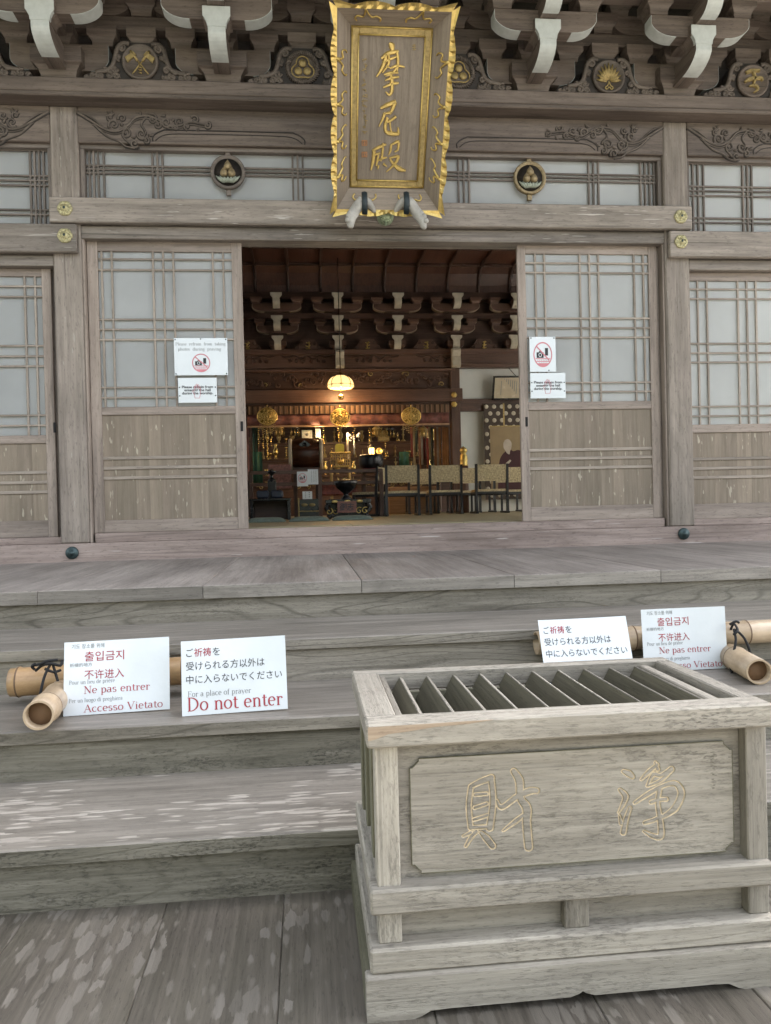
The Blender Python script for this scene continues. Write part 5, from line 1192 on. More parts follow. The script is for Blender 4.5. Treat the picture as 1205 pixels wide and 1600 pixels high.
for i in range(15):
    x = 642+4.1*i; X0, X1 = WX(x, 700, 14.5), WX(x+3.5, 700, 14.5); q = MB(); cloth(q, X0, X1, 14.5+.05*(i % 3), WZ(x, 705+random.uniform(0, 36) if i < 8 else 731, 14.5), WZ(x, 667, 14.5), .012, .08, 6)
    part(q, 'streamer', plain('streamer cloth', cols[i % 6] if i < 11 else (.40, .19, .07), .7, var=.25, sc_=9), S)
S = thing('side_streamers', 'pink and green streamers hanging at the left edge of the altar', 'curtain', at(394, 720, 14.4))
for i in range(5):
    x = 386.5+4.2*i; q = MB(); cloth(q, WX(x, 700, 14.4), WX(x+3.6, 700, 14.4), 14.4+.04*(i % 2), WZ(x, 752, 14.4), WZ(x, 667, 14.4), .012, .08, 6)
    part(q, 'streamer', plain('streamer cloth', ((.26, .13, .12), (.30, .20, .18), (.05, .10, .075), (.06, .12, .09), (.10, .05, .03))[i], .7, var=.25, sc_=9), S)
# gilt openwork pendants
def pendant(px_, py_, label, long_tassel):
    Y = 13.62; c = at(px_, py_, Y); s = mpp(Y); t = thing('gilt_pendant', label, 'pendant', c, 'round gilt altar pendants'); q = MB()
    q.tube([c+Vector((15*s*math.cos(a*.1309)*(1-.10*max(0, math.sin(a*.1309))**3), 0, 13*s*math.sin(a*.1309))) for a in range(48)], 1.0*s, 6, closed=True); random.seed(2)
    for i in range(-2, 3):
        for j in range(-2, 3):
            if (i/2.9)**2+(j/2.9)**2 < .8: q.tube([(x, Y, z) for x, z in spiral(c.x+i*5.2*s, c.z+j*4.6*s, 2.9*s, i+j*2, 1.2, 1 if i >= 0 else -1, 9)], .75*s, 5)
    q.tube([c+Vector((0, 0, -12*s)), c+Vector((0, 0, 13*s))], .9*s, 5); q.tube([c+Vector((-5*s, -.01, 0)), c+Vector((0, -.01, 5*s)), c+Vector((5*s, -.01, 0)), c+Vector((0, -.01, -5*s))], 1.0*s, 5, closed=True)
    part(q, 'openwork_disc', M_GOLD, t); q = MB(); q.lathe([(14*s, 0), (14*s, .4*s)], c+Vector((0, .03, 0)), 24, 'y'); part(q, 'backing', plain('dark gilt backing', (.26, .19, .05), .5, .5), t)
    q = MB(); q.tube([c+Vector((0, 0, 13*s)), c+Vector((0, 0, 19*s))], .8*s, 5); part(q, 'hanger', M_BRASS, t)
    q = MB()
    for k in range(-5, 6):
        z = -12*s-.2*abs(k)*s; Lk = (4+7*random.random()+(9 if long_tassel else 0))*s*(1-.05*abs(k))
        for m_ in range(int(Lk/(3*s))+1): q.ball(c+Vector((k*2.3*s, .02*(k % 2), z-m_*3*s+(abs(k)**1.6)*.28*s)), .75*s, 6, 1.2, 4)
    part(q, 'bead_fringe', M_GOLDD, t)
pendant(417.5, 650.5, 'round gilt openwork pendant at the left, above hanging ornaments', True)
pendant(531.5, 652, 'round gilt openwork pendant in the middle, under the lit lamp', False)
pendant(642.5, 649.5, 'round gilt openwork pendant at the right, beside the streamers', True)
# drum
YD = 12.6; s = mpp(YD); c = at(478, 709.5, YD); D = thing('barrel_drum', 'brown lacquered barrel drum lying on its side before the altar', 'drum', c-Vector((0, 0, .26)))
q = MB(); q.lathe([(21.5*s, -22*s), (23*s, -18*s), (24.6*s, -8*s), (25*s, 0), (24.6*s, 8*s), (23*s, 18*s), (21.5*s, 22*s)], c, 40, 'x', 'x'); part(q, 'barrel', wood('drum lacquer', (.035, .012, .007), (.10, .038, .018), .25, None, 0, ring=.3, bump=.05), D)
for sg in (-1, 1):
    q = MB(); q.lathe([(24*s, 21*s*sg), (24.4*s, 23*s*sg), (24*s, 25.5*s*sg), (22*s, 26.2*s*sg), (.0001, 26.3*s*sg)], c, 36, 'x'); h = part(q, 'drum_head', plain('drum hide', (.55, .45, .32), .6), D)
    q = MB()
    for k in range(36): a = 2*math.pi*k/36; q.ball(c+Vector((22*s*sg, 22.8*s*math.cos(a), 22.8*s*math.sin(a))), .9*s, 6, 1, 4)
    part(q, 'tack_row', M_BRASS, h)
q = MB(); cc = c+Vector((-1.5*s, -21.5*s, 13*s)); q.prism([(cc.x-9*s, cc.z), (cc.x, cc.z+7*s), (cc.x+9*s, cc.z), (cc.x, cc.z-7*s)], 'y', cc.y-.012, cc.y+.10, 'x'); q.ball(cc+Vector((0, -.015, 0)), 3*s, 10); part(q, 'diamond_plate', M_BLACK, D)
T = thing('drum_stand', 'dark wooden stand carrying the barrel drum', 'stand', (c.x, YD, TT)); zb = c.z-24.5*s
q = MB(); q.box(c.x-20*s, c.x+20*s, YD-.2, YD+.2, zb-.05, zb+.03, 'x'); part(q, 'cradle', M_INTD, T)
for dx in (-17, 17):
    for dy in (-.16, .16): q = MB(); q.box(c.x+dx*s-.03, c.x+dx*s+.03, YD+dy-.03, YD+dy+.03, TT, zb-.05, 'z'); part(q, 'leg', M_INTD, T)
# big bowl gong
Yg = 12.3; s = mpp(Yg); c = at(580, 732, Yg); G = thing('bowl_gong', 'large black bowl gong right of the drum', 'gong', c)
q = MB(); q.lathe([(12*s, 0), (17.5*s, 2*s), (19*s, 7*s), (19.2*s, 14*s), (18.6*s, 20*s), (17.2*s, 21.5*s), (16*s, 20*s), (15.5*s, 10*s), (.001, 4*s)], c, 36); part(q, 'bowl', plain('black bronze', (.018, .018, .022), .32, .4), G)
q = MB(); q.lathe([(.001, -3.5*s), (15*s, -3.5*s), (16*s, -2*s), (14*s, -.02*s), (.001, 0)], c, 28); part(q, 'cushion', plain('red cushion', (.18, .03, .03), .8), G)
T = thing('gong_stand', 'dark low stand under the black bowl gong', 'stand', (c.x, Yg, TT)); zb = c.z-3.5*s
q = MB(); q.box(c.x-15*s, c.x+15*s, Yg-.16, Yg+.16, zb-.04, zb, 'x'); part(q, 'top', M_INTD, T)
for dx in (-12, 12):
    for dy in (-.12, .12): q = MB(); q.box(c.x+dx*s-.025, c.x+dx*s+.025, Yg+dy-.025, Yg+dy+.025, TT, zb-.04, 'z'); part(q, 'leg', M_INTD, T)
# low railing
Yr = 12.0; Rl = thing('altar_railing', 'low brown railing with two bars before the altar', 'railing', at(490, 790, Yr)*1)
for y in (737, 755.5): q = MB(); z = WZ(490, y, Yr); q.box(WX(390, y, Yr), WX(597, y, Yr), Yr-.03, Yr+.03, z-.026, z+.026, 'x'); part(q, 'bar', M_INT, Rl)
for x in (392, 500, 596): q = MB(); X = WX(x, 760, Yr); q.box(X-.03, X+.03, Yr-.026, Yr+.026, TT, WZ(490, 735, Yr), 'z'); part(q, 'upright', M_INT, Rl)
# hourglass altar cups and stands near the front
Yc = 10.6; s = mpp(Yc); c = at(541, 780, Yc); I = thing('incense_burner', 'black goblet shaped incense burner on the gold trimmed table', 'incense burner', c)
q = MB(); q.lathe([(9*s, 0), (8*s, 2*s), (4*s, 6*s), (4*s, 9*s), (9*s, 13*s), (15*s, 18*s), (18*s, 24*s), (18.6*s, 29*s), (17*s, 29.5*s), (16*s, 26*s), (.001, 22*s)], c, 32); part(q, 'bowl', M_BLACK, I)
for k in range(14): q = MB(); x = random.uniform(-13, 13)*s; y = random.uniform(-8, 8)*s; q.tube([c+Vector((x, y, 26*s)), c+Vector((x*1.05, y, (32+random.uniform(0, 4))*s))], .35*s, 4); part(q, 'incense_stick', M_BRASS, I)
T = thing('gold_trimmed_table', 'low black lacquer table with gold fittings below the incense burner', 'table', (c.x, Yc, TT))
X0, X1 = WX(509, 790, Yc), WX(578, 790, Yc); zt = c.z
q = MB(); q.box(X0, X1, Yc-.22, Yc+.22, zt-.055, zt, 'x', .006); part(q, 'table_top', M_BLACK, T)
for x in (X0+.05, X1-.05):
    for dy in (-.17, .17): q = MB(); q.tube(smooth2([(x, Yc+dy, zt-.05), (x+(.04 if x > c.x else -.04), Yc+dy, zt-.12), (x-(.02 if x > c.x else -.02), Yc+dy, TT+.06), (x+(.02 if x > c.x else -.02), Yc+dy, TT+.015)], 4), [.03]*13, 8); part(q, 'leg', M_BLACK, T)
q = MB(); q.box(X0+.06, X1-.06, Yc+.1, Yc+.12, TT+.01, zt-.05, 'x'); part(q, 'back_board', M_BLACK, T)
for x in (523, 543, 562): q = MB(); X = WX(x, 785, Yc-.23); q.lathe([(.04, 0), (.042, -.006), (.03, -.012), (.0001, -.012)], (X, Yc-.221, zt-.03), 16, 'y', sq=.5); part(q, 'gold_fitting', M_GOLD, T)
q = MB()
for sgn in (-1, 1):
    for dx in (.16, .24): q.tube([(x, Yc-.20, z) for x, z in spiral(c.x+sgn*dx, TT+.10, .05, 1, 1.1, sgn, 14)], .007, 5)
part(q, 'gold_scroll', M_GOLD, T)
Yp = 10.2; bl_ = at(527.5, 801, Yp); F = frame(bl_, (1, 0, 0), (0, .2, 1)); P_ = thing('wooden_plate', 'small red brown wooden plate with black brush characters below the incense burner', 'sign', bl_); s = mpp(Yp)
q = MB(); q.box(0, 30*s, 0, 18*s, -.02, 0, 'x', .002, M=F); part(q, 'plate', wood('red brown plate', (.12, .045, .03), (.22, .09, .06), .5, None, 0), P_)
q = MB(); put_text(q, '\u5fa1\u5fd7', F, 3.5*s, 4*s, 13*s, width=23*s, bold=.002, slant=.15); part(q, 'black_lettering', M_INK, P_)
# paper notices inside
Yn = 11.6; s = mpp(Yn)
def inner_note(label, x0, y0, x1, y1, kind):
    o = at(x0, y1, Yn); F = frame(o, (1, 0, 0), (0, .05, 1)); wd, ht = (x1-x0)*s, (y1-y0)*s; t = thing('paper_notice', label, 'notice', o, 'white notices inside the hall')
    q = MB(); q.box(0, wd, 0, ht, -.004, 0, 'x', .0004, M=F); part(q, 'sheet', M_PAPER, t)
    if kind == 'cam': nocam(t, F, wd/2, ht*.55, wd*.40, ht*.33)
    else:
        g = MB()
        for cx, n_ in ((.78, 9), (.58, 9), (.36, 9)) if kind == 'text' else ((.7, 3), (.3, 4)):
            for j in range(n_):
                yq = ht*(.9-.8*j/n_); h = ht*.8/n_*.6; wq = h*.7 if kind == 'text' else h*1.0
                for m_ in range(3): g.box(wd*cx-wq/2, wd*cx+wq/2, yq-h*.33*m_-h*.14, yq-h*.33*m_, .0008, .0016, 'x', .0001, M=F)
                g.box(wd*cx-h*.08, wd*cx+h*.08, yq-h, yq, .0008, .0017, 'x', .0001, M=F)
        part(g, 'column_lettering', M_INK, t)
inner_note('square no camera notice on the altar railing', 464.5, 737, 481.5, 760, 'cam')
inner_note('white notice with columns of writing on the altar railing', 481.5, 733.5, 497.5, 757, 'text')
inner_note('small white card standing on the low cabinet inside the hall', 473, 768, 488, 780, 'card')
# low black desk with books at the left, cabinet with gold panels
Yk = 10.8; s = mpp(Yk); K = thing('reading_desk', 'low black desk with dark blue covered books at the left of the hall', 'desk', (WX(424, 800, Yk), Yk, TT))
X0, X1 = WX(391, 780, Yk), WX(455, 780, Yk); zt = WZ(424, 779, Yk)
q = MB(); q.box(X0, X1, Yk-.2, Yk+.2, zt-.03, zt, 'x'); part(q, 'desk_top', M_BLACK, K)
for x in (X0+.03, X1-.03): q = MB(); q.box(x-.02, x+.02, Yk-.18, Yk+.18, TT, zt-.03, 'z'); part(q, 'side_panel', M_BLACK, K)
q = MB(); q.box(X0+.05, X1-.05, Yk+.12, Yk+.14, TT+.005, zt-.03, 'x'); part(q, 'back_board', M_INTD, K)
for x in (411, 433):
    q = MB(); a = at(x, 770, Yk-.05); q.box(a.x-9.5*s, a.x+9.5*s, Yk-.13, Yk-.02, zt+.003, zt+.11, 'x', .02); solo(q, 'wrapped_book', plain('dark blue cloth', (.018, .026, .045), .5, var=.4, sc_=12), ('left' if x < 420 else 'right')+' one of two dark blue wrapped bundles on the black desk', 'book', 'wrapped bundles on the desk')
c = at(425, 752, 11.2); s = mpp(11.2); q = MB(); q.lathe([(6.5*s, 0), (6*s, 3*s), (3*s, 4.5*s), (2.2*s, 9*s), (3.5*s, 11*s), (7*s, 13.5*s), (7.5*s, 15*s), (3*s, 18*s), (.001, 19*s)], c, 20); q.box(c.x-.06, c.x+.06, 11.13, 11.27, TT, c.z, 'z'); solo(q, 'covered_vessel', M_BLACK, 'black lidded vessel on a slim pedestal behind the black desk', 'vessel')
Yq = 11.2; s = mpp(Yq); Q = thing('low_cabinet', 'small black cabinet with two gold oval panels between desk and table', 'cabinet', (WX(482, 800, Yq), Yq, TT))
X0, X1 = WX(468, 790, Yq), WX(498, 790, Yq); zt = WZ(482, 780, Yq)
q = MB(); q.box(X0, X1, Yq-.14, Yq+.14, TT, zt, 'x', .004); part(q, 'case', M_BLACK, Q)
for x in (476, 488): q = MB(); a = at(x, 789, Yq-.145); q.lathe([(5*s, 0), (4.6*s, -.006), (.001, -.008)], (a.x, Yq-.141, a.z), 20, 'y', sq=.5); part(q, 'gold_panel', M_GOLDD, Q)
q = MB(); q.box(X0, X1, Yq-.15, Yq-.141, TT+.10, TT+.115, 'x'); q.box(X0-.02, X0, Yq-.15, Yq+.14, TT, zt+.02, 'z'); part(q, 'gold_edge', M_GOLDD, Q)
# floor cushions
Yz = 9.3
for i, (xa_, xb_, y) in enumerate(((385, 446, 809), (452, 514, 807.5), (519, 581, 806))):
    X0, X1 = WX(xa_, y, Yz), WX(xb_, y, Yz); q = MB(); n = 14; vs = []
    for a in range(n+1):
        for c_ in range(n+1):
            u_, v_ = a/n*2-1, c_/n*2-1; e = max(0, 1-abs(u_)**5)*max(0, 1-abs(v_)**5); vs.append(((X0+X1)/2+(X1-X0)/2*u_, Yz+.25*v_, TT+.012+.045*e**.7))
    vs2 = [(p[0], p[1], TT+.002) for p in vs]; fs = [[a*(n+1)+c_, a*(n+1)+c_+1, (a+1)*(n+1)+c_+1, (a+1)*(n+1)+c_] for a in range(n) for c_ in range(n)]; N2 = (n+1)**2
    ringi = [a for a in range(n+1)]+[a*(n+1)+n for a in range(1, n+1)]+[n*(n+1)+c_ for c_ in range(n-1, -1, -1)]+[a*(n+1) for a in range(n-1, 0, -1)]
    q.add(vs+vs2, fs+[[p+N2 for p in f[::-1]] for f in fs]+[[ringi[k], ringi[(k+1) % len(ringi)], ringi[(k+1) % len(ringi)]+N2, ringi[k]+N2] for k in range(len(ringi))], 'x', 0, True)
    solo(q, 'floor_cushion', M_CUSH, ('flat green floor cushion nearest the left door', 'flat green floor cushion in the middle of the row', 'flat green floor cushion below the small wooden plate')[i], 'cushion', 'green floor cushions on the tatami')
# chairs
M_CHW = plain('dark chair frame', (.016, .018, .022), .35, var=.3, sc_=6)
def chair(loc, label, rot=0., wd=.52):
    t = thing('low_chair', label, 'chair', loc, 'dark framed chairs with gold brocade backs'); O = Vector(loc); h = wd/2
    def BX(*a, **k): q = MB(); q.box(*a, **k); return q
    M0 = Matrix.Translation(O)
    def P_(name, mat, *a): q = MB(); q.box(*a, M=M0); return part(q, name, mat, t)
    for sx in (-1, 1):
        x = sx*(h-.016); q = MB(); q.prism([(-.03, 0), (.012, 0), (.018, .36), (-.012, .765), (-.042, .765), (-.02, .36)], 'x', x-.019, x+.019, 'z', M=M0); part(q, 'rear_post', M_CHW, t)
        P_('front_leg', M_CHW, x-.016, x+.016, .34, .375, .0, .335); P_('foot_rail', M_CHW, x-.022, x+.022, -.05, .40, 0, .032); P_('side_rail', M_CHW, x-.014, x+.014, .02, .335, .30, .335)
    P_('cross_rail', M_CHW, -h+.03, h-.03, -.012, .012, .295, .34); P_('cross_rail', M_CHW, -h+.03, h-.03, .345, .368, .29, .335)
    P_('seat', M_BROCADE, -h+.02, h-.02, -.01, .39, .337, .375)
    q = MB(); q.prism([(-.032, .755), (-.006, .755), (.008, .50), (-.018, .50)], 'x', -h+.03, h-.03, 'z', M=M0); part(q, 'backrest', M_BROCADE, t)
    return t
Yh = 11.9
ch0 = None
def put_chair(x, y, Y, label, rz=0.):
    global ch0
    X = WX(x, y, Y)
    if ch0 is None: ch0 = chair((0, 0, 0), label); c_ = ch0
    else: c_ = copy_tree(ch0); c_['label'] = label
    c_.location = (X, Y, TT); c_.rotation_euler = (0, 0, rz); return c_
for x, Y, lb in ((629.5, 11.7, 'front row chair left of the other two, its gold back fully in view'), (697, 11.9, 'front row chair in the middle, before the gold topped post'), (769, 11.9, 'front row chair in front of the painted monk scroll')): put_chair(x, 780, Y, lb)
for x, Y, lb in ((597, 12.2, 'chair turned sideways at the left end of the chairs'),): put_chair(x-2, 780, Y, lb, R(68))
for x, Y, lb in ((662, 13.0, 'second row chair showing between the left and middle front chairs'), (728, 13.0, 'second row chair behind the gap next to the gold topped post'), (795, 13.0, 'second row chair half hidden by the right sliding door')): put_chair(x, 780, Y, lb)
# post with gilt finial
Yf = 13.3; s = mpp(Yf); c = at(725, 728, Yf); Pn = thing('finial_post', 'red brown railing post with gilt onion finial', 'post', (c.x, Yf, TT))
q = MB(); q.lathe([(7*s, TT-c.z), (7*s, 0)], c, 20); part(q, 'shaft', M_INT, Pn)
q = MB(); q.lathe([(6.2*s, 0), (6.6*s, 1.5*s), (6*s, 2.5*s), (6*s, 9*s), (6.5*s, 10*s), (6*s, 11*s), (5.5*s, 17*s), (4*s, 18.5*s), (3.6*s, 20*s), (5.6*s, 22.5*s), (6*s, 25*s), (4.5*s, 28*s), (1.4*s, 30*s), (.001, 32*s)], c, 24); part(q, 'gilt_finial', M_GOLD, Pn)
# framed picture and hanging scroll on the plaster wall
Yw = 14.1; s = mpp(Yw); o = at(769, 625, Yw-.05); F = frame(o, (1, 0, 0), (0, -.35, 1)); fr = thing('framed_picture', 'black framed picture leaning from the wall above the scroll', 'picture', o)
wd, ht = 60*s, 38*s; q = MB()
for a in ((0, wd, 0, .03), (0, wd, ht-.03, ht), (0, .03, .03, ht-.03), (wd-.03, wd, .03, ht-.03)): q.box(a[0], a[1], a[2], a[3], -.02, .015, 'x', .003, M=F)
part(q, 'frame', M_BLACK, fr); q = MB(); q.box(.03, wd-.03, .03, ht-.03, -.015, -.005, 'x', .0005, M=F); part(q, 'picture_sheet', plain('tan paper', (.42, .35, .25), .25, var=.1), fr)
q = MB()
for k in range(7): x = wd*(.30+.055*k); q.box(x, x+.012, ht*(.85-.10*k), ht*(.9-.02*k), -.004, -.0035, 'y', .0002, M=F)
q.box(wd*.22, wd*.235, ht*.2, ht*.8, -.004, -.0035, 'y', .0002, M=F); part(q, 'picture_lines', M_GREY, fr)
q = MB(); q.tube([F @ Vector((wd*.6, ht, 0)), at(795, 575, Yw)], .006, 5); part(q, 'hanging_cord', M_BLACK, fr)
Ys = 14.05; s = mpp(Ys); sl, sr, sb_, stp = WX(757, 690, Ys), WX(838, 690, Ys), WZ(790, 780, Ys), WZ(790, 630, Ys)
SCR = thing('hanging_scroll', 'hanging scroll painted with a seated figure in dark robe, bordered by brown dotted brocade', 'scroll', ((sl+sr)/2, Ys, sb_)); q = MB(); q.box(sl, sr, Ys, Ys+.012, sb_, stp, 'z', .002); part(q, 'brocade_border', plain('brown brocade', (.045, .03, .022), .7), SCR)
q = MB()
for r_ in range(18):
    for k in range(12):
        X = sl+.05+.145*k+(.072 if r_ % 2 else 0); Z = stp-.06-.125*r_
        if X > sr-.03 or Z < sb_+.04: continue
        q.lathe([(.040, 0), (.040, -.001), (.020, -.0015)], (X, Ys-.0005, Z), 12, 'y'); 
part(q, 'white_dots', plain('pale dots', (.42, .38, .30), .7), SCR)
q = MB(); il, it = WX(766, 690, Ys), WZ(790, 665, Ys); q.box(il, sr-.1, Ys-.006, Ys-.003, sb_+.15, it, 'z', .0005); part(q, 'painting_ground', plain('aged silk', (.25, .185, .10), .7, var=.15, sc_=3), SCR)
q = MB(); q.box(il, sr-.1, Ys-.008, Ys-.0062, it-.02, it, 'x', .0003); q.box(WX(786, 645, Ys), WX(788.5, 645, Ys), Ys-.006, Ys-.002, it, stp, 'z', .0003); part(q, 'gold_strip', M_GOLDD, SCR)
def flat_shape(q, px, d): q.prism([W(x, y, Ys)[:1]+(W(x, y, Ys)[1],) for x, y in px], 'y', Ys-.0066-d, Ys-.0062, 'x')
q = MB(); flat_shape(q, smooth2([(779, 735), (781, 718), (787, 708), (796, 702), (802, 705), (810, 703), (818, 708), (824, 722), (826, 770), (778, 770)], 3), .001); part(q, 'painted_robe', plain('dark red robe', (.05, .012, .016), .7), SCR)
q = MB(); flat_shape(q, smooth2([(787, 700), (786.5, 693), (789, 688), (793, 686), (797, 688), (799.5, 693), (799, 700), (797, 705), (796, 710), (792, 708)], 3), .0016); flat_shape(q, [(790, 724), (797, 718), (799, 720), (792, 728)], .0022); part(q, 'painted_skin', plain('pale skin paint', (.42, .36, .30), .7), SCR)
# altar: tiers crowded with brass pieces
YA = 14.9; A = thing('altar_table', 'dark tiered altar table behind the drum', 'altar', (WX(520, 760, YA), YA, TT))
tiers = ((YA, 742, 'wood'), (YA+.45, 716, 'wood'), (YA+.9, 692, 'wood'))
for Y, y, _ in tiers:
    q = MB(); z = WZ(520, y, Y); q.box(WX(392, y, Y), WX(690, y, Y), Y-.2, Y+.22, z-.05, z, 'x'); q.box(WX(396, y, Y), WX(686, y, Y), Y-.16, Y+.2, TT, z-.05, 'x'); part(q, 'tier', M_INT, A)
q = MB(); z = WZ(520, 742, YA)
for i in range(40): q.tube([(a_, YA-.2, c_) for a_, c_ in spiral(WX(402+7.2*i, 745, YA), z-.16-.05*(i % 2), .05, i, 1.3, 1 if i % 2 else -1, 10)], .010, 5)
part(q, 'carved_front', M_GOLDD, A)
random.seed(77)
def vase(name, c, s, prof, mat, label, cat, group): q = MB(); q.lathe([(r_*s, h*s) for r_, h in prof], c, 14); return solo(q, name, mat, label, cat, group)
PROF = {'brass candlestick': [(3, 0), (2.4, 1), (.8, 2.5), (.8, 6), (1.6, 7), (.7, 8), (.7, 12), (2.4, 13), (.5, 13.4), (.4, 17), (.001, 17.2)],
        'brass vase': [(2.4, 0), (2, 1), (1.2, 3), (3, 6), (3.4, 9), (1.6, 12), (1.4, 14), (2.6, 16.5), (2.2, 16.5)],
        'brass offering cup': [(2.8, 0), (2.2, 1), (.9, 2.5), (.9, 4), (3.2, 6), (3.6, 8.5), (3.2, 8.5), (.001, 6)],
        'gilt ritual bell': [(2.6, 0), (2.4, 1.5), (1.8, 4), (.8, 5), (.6, 7), (1.1, 8), (.6, 9), (.5, 11), (.001, 12)]}
BN = {'brass candlestick': 'candlestick', 'brass vase': 'vase', 'brass offering cup': 'offering cup', 'gilt ritual bell': 'bell'}
for ti, (Y, y, _) in enumerate(tiers):
    for k in range(24):
        x = 396+12.3*k+random.uniform(-4, 4)
        kind = random.choice(list(PROF)); c = Vector((WX(x, y, Y), Y-.08+random.uniform(-.06, .1), WZ(520, y, Y)))
        vase(BN[kind].replace(' ', '_'), c, mpp(Y)*random.uniform(.85, 1.5), PROF[kind], M_BRASS if random.random() < .6 else M_GOLDD, 'small '+kind+' in the crowded rows on the altar', BN[kind], 'brass pieces crowded on the altar')
# yellow placard and gilt offering table with lotus
Yt = 13.2; s = mpp(Yt); c = at(532, 745, Yt); GT = thing('gilt_offering_stand', 'small gilt stand with lattice sides and a gold lotus in the centre of the altar', 'stand', c)
q = MB(); q.box(c.x-16*s, c.x+16*s, Yt-.15, Yt+.15, 36*s+c.z, 38*s+c.z, 'x'); q.box(c.x-13*s, c.x+13*s, Yt-.13, Yt+.13, 15*s+c.z, 17*s+c.z, 'x'); part(q, 'shelf', M_GOLD, GT)
q = MB()
for k in range(9): q.box(c.x-15*s+k*3.75*s-.006, c.x-15*s+k*3.75*s+.006, Yt-.13, Yt-.115, 15*s+c.z, 36*s+c.z, 'z', .001)
for z in (21, 26, 31): q.box(c.x-15*s, c.x+15*s, Yt-.135, Yt-.131, (z-.5)*s+c.z, (z+.5)*s+c.z, 'x', .001)
part(q, 'lattice', M_GOLDD, GT); q = MB()
for k in range(8): a = k*math.pi/4; q.tube([c+Vector((0, -.2, 19*s)), c+Vector((4*s*math.cos(a), -.2+3*s*math.sin(a), 22*s)), c+Vector((5*s*math.cos(a), -.2+4*s*math.sin(a), 28*s))], [1*s, 1.8*s, .3*s], 6)
part(q, 'gold_lotus', M_GOLD, GT)
for dx in (-14, 14): q = MB(); q.box(c.x+dx*s-.02, c.x+dx*s+.02, Yt-.12, Yt+.12, TT, c.z+15*s, 'z'); part(q, 'leg', M_GOLDD, GT)
q = MB(); o = at(531, 706, 13.9); s = mpp(13.9); q.prism([(o.x-7*s, o.z-1*s), (o.x+7*s, o.z-1*s), (o.x+7*s, o.z+10*s), (o.x+5*s, o.z+12.5*s), (o.x-5*s, o.z+12.5*s), (o.x-7*s, o.z+10*s)], 'y', 13.9, 13.93, 'x'); solo(q, 'altar_placard', plain('yellow green gilt', (.42, .38, .06), .45, .2), 'yellow rounded placard standing above the gilt stand', 'placard')
# lit lantern, candles, bright ornament, framed photograph, hanging lanterns
Yo = 13.0; s = mpp(Yo); c = at(584, 711, Yo); LT = thing('altar_lantern', 'small lit lantern with round gold disc above the bowl gong', 'lantern', c)
q = MB(); q.box(c.x-8*s, c.x+1*s, Yo-.05, Yo+.05, c.z, c.z+11*s, 'z', .004); part(q, 'lit_panel', emis('lantern glow', (1, .55, .16), 1.0), LT)
q = MB(); q.lathe([(8*s, 11*s), (6*s, 13*s), (2*s, 16*s), (.001, 18*s)], c+Vector((-3*s, 0, 0)), 12)
for dx in (-8, -3.5, 1): q.box(c.x+dx*s-.008, c.x+dx*s+.008, Yo-.062, Yo-.051, c.z, c.z+11*s, 'z')
part(q, 'lantern_frame', M_BLACK, LT); q = MB(); q.lathe([(5.5*s, 0), (5.5*s, -.02), (3.5*s, -.03), (3*s, -.015), (.001, -.02)], c+Vector((9*s, -.02, 6*s)), 24, 'y'); part(q, 'gold_disc', M_GOLD, LT)
ld = bpy.data.lights.new('lantern_light', 'POINT'); lo_ = bpy.data.objects.new('lantern_light', ld); COL.objects.link(lo_); lo_.parent = LT; lo_.location = (-.04, -.25, .08); ld.energy = 2.2; ld.color = (1, .62, .28); ld.shadow_soft_size = .05
M_FL = emis('flame', (1, .72, .38), 6)
for x, y, lb in ((500, 677, 'lit white candle left of the gilt stand'), (543, 679, 'lit white candle right of the gilt stand')):
    Y = 13.9; s = mpp(Y); c = at(x, y+4, Y); t = thing('candle', lb, 'candle', c, 'lit altar candles'); q = MB(); q.lathe([(1.7*s, -34*s), (1.5*s, 0), (.3*s, .4*s), (.001, .5*s)], c, 10); part(q, 'wax', plain('candle wax', (.6, .5, .35), .5), t)
    q = MB(); q.lathe([(.001, .5*s), (1.1*s, 2.2*s), (.8*s, 4*s), (.001, 7*s)], c, 8); part(q, 'flame', M_FL, t)
    ld = bpy.data.lights.new('candle_light', 'POINT'); lo_ = bpy.data.objects.new('candle_light', ld); COL.objects.link(lo_); lo_.parent = t; lo_.location = (0, 0, .09); ld.energy = 2; ld.color = (1, .68, .34); ld.shadow_soft_size = .03
c = at(480, 686, 14.3); s = mpp(14.3); F = frame(c, (1, 0, 0), (0, .15, 1)); t = thing('framed_photograph', 'small pale framed photograph above the drum', 'picture', c); q = MB()
for a in ((-8, 8, 0, 2), (-8, 8, 12, 14), (-8, -6, 2, 12), (6, 8, 2, 12)): q.box(a[0]*s, a[1]*s, a[2]*s, a[3]*s, -.01, .012, 'x', .002, M=F)
part(q, 'frame', plain('silver frame', (.55, .56, .52), .3, .5), t); q = MB(); q.box(-6*s, 6*s, 2*s, 12*s, -.006, 0, 'x', .0005, M=F); part(q, 'photo_sheet', plain('pale photo', (.5, .5, .46), .3, var=.4, sc_=14), t); q = MB(); q.ball(F @ Vector((0, 7*s, 0)), 2.4*s, 10); part(q, 'pictured_head', M_GREY, t)
q = MB(); c = at(497, 684, 14.35); s = mpp(14.35); q.box(c.x-4*s, c.x+4*s, 14.34, 14.36, c.z, c.z+14*s, 'z'); solo(q, 'white_tablet', M_PAPER, 'white slanting tablet beside the framed photograph', 'tablet')
q = MB(); c = at(553, 684, 14.0); s = mpp(14.0); random.seed(4)
for k in range(26): q.ball(c+Vector((random.uniform(-9, 9)*s, random.uniform(-.08, .08), random.uniform(-5, 6)*s)), random.uniform(.7, 2.2)*s, 7, 1, 5)
q.tube([c-Vector((0, 0, 26*s)), c], 1.2*s, 6); solo(q, 'silver_lotus_spray', plain('bright silver', (.8, .78, .72), .18, .6), 'bright silver lotus spray right of the candles', 'ornament')
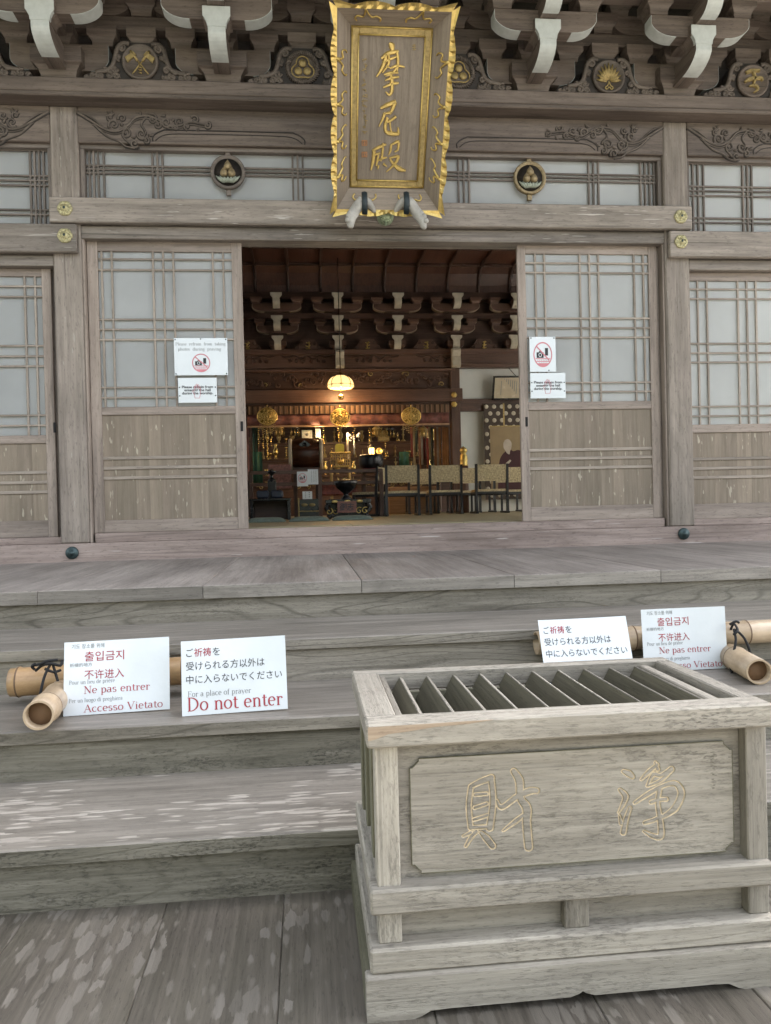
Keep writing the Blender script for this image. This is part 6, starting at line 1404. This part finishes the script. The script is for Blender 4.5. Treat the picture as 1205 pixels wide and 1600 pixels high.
for i, (x, y, lb) in enumerate(((437, 666, 'dark hanging lantern right of the left pendant'), (461, 666, 'dark hanging lantern above the drum'), (589, 667, 'dark hanging lantern above the lit lantern'), (610, 668, 'dark hanging lantern left of the right pendant'), (662, 668, 'dark hanging lantern among the streamers'))):
    Y = 14.1; s = mpp(Y); c = at(x, y+12, Y); t = thing('hanging_lantern', lb, 'lantern', c, 'lanterns hanging before the altar'); q = MB(); q.lathe([(2*s, -2*s), (5*s, 0), (5*s, 8*s), (7.5*s, 9*s), (3*s, 13*s), (1*s, 15*s)], c, 8); part(q, 'lantern_body', M_BLACK if i % 2 else M_GOLDD, t); q = MB(); q.tube([c+Vector((0, 0, 15*s)), Vector((c.x, Y, zin(630)))], .5*s, 5); part(q, 'chain', M_BRASS, t)
    q = MB()
    for k in range(8): a = k*math.pi/4; q.tube([c+Vector((6.8*s*math.cos(a), 6.8*s*math.sin(a), 9*s)), c+Vector((7*s*math.cos(a), 7*s*math.sin(a), -4*s))], .45*s, 4)
    part(q, 'bead_chain', M_BRASS, t)
c = at(600, 684, 14.2); s = mpp(14.2); q = MB(); q.box(c.x-8*s, c.x+8*s, 14.15, 14.4, c.z-5*s, c.z+9*s, 'x', .004); q.box(c.x-9*s, c.x+9*s, 14.13, 14.42, c.z+9*s, c.z+11*s, 'x', .004); solo(q, 'gilt_box', M_GOLDD, 'gilt box high on the altar left of the right pendant', 'box')
random.seed(8)
for i in range(9):
    x = 404+i*6.5 if i < 4 else 505+(i-4)*24; Y = 14.2; c = at(x, 669, Y); s = mpp(Y); q = MB(); n_ = random.randint(6, 15)
    for k in range(n_): q.ball(c-Vector((random.uniform(-1, 1)*s, 0, 3.4*s*k)), random.uniform(.8, 1.8)*s, 6, 1.2, 4)
    solo(q, 'bead_garland', M_BRASS, 'string of brass beads hanging under the valance', 'garland', 'bead garlands before the altar')
for x, lb in ((402, 'green cloth banner at the left of the altar'), (631, 'green cloth banner right of the bowl gong')):
    Y = 14.0; q = MB(); cloth(q, WX(x-7, 720, Y), WX(x+8, 720, Y), Y, WZ(x, 755 if x < 500 else 728, Y), WZ(x, 706, Y), .015, .1, 12); solo(q, 'altar_banner', plain('green brocade', (.02, .085, .055), .7, var=.3), lb, 'banner', 'green altar banners')
q = MB(); c = at(440, 752, 12.4); s = mpp(12.4); q.box(c.x-20*s, c.x+15*s, 12.35, 12.6, c.z-12*s, c.z+26*s, 'x', .01); solo(q, 'brocade_altar_cloth', plain('pink brown brocade', (.24, .11, .09), .6, var=.5, sc_=26), 'pinkish brocade covered side table behind the railing', 'table cloth')
q = MB(); c = at(528, 762, 12.3); s = mpp(12.3); q.box(c.x-26*s, c.x+30*s, 12.25, 12.5, c.z-12*s, c.z+8*s, 'x', .02); solo(q, 'red_brocade_cloth', plain('red brocade', (.20, .05, .035), .6, var=.6, sc_=20), 'red brocade cloth behind the incense burner', 'cloth')
q = MB(); c = at(655, 783, 13.6); s = mpp(13.6); q.box(c.x-48*s, c.x+34*s, 13.55, 13.8, TT, c.z+23*s, 'x', .01)
cw = solo(q, 'wooden_chest', wood('tan chest wood', (.15, .09, .05), (.26, .17, .10), .5, None, 0), 'low tan wooden chest behind the row of chairs', 'chest')
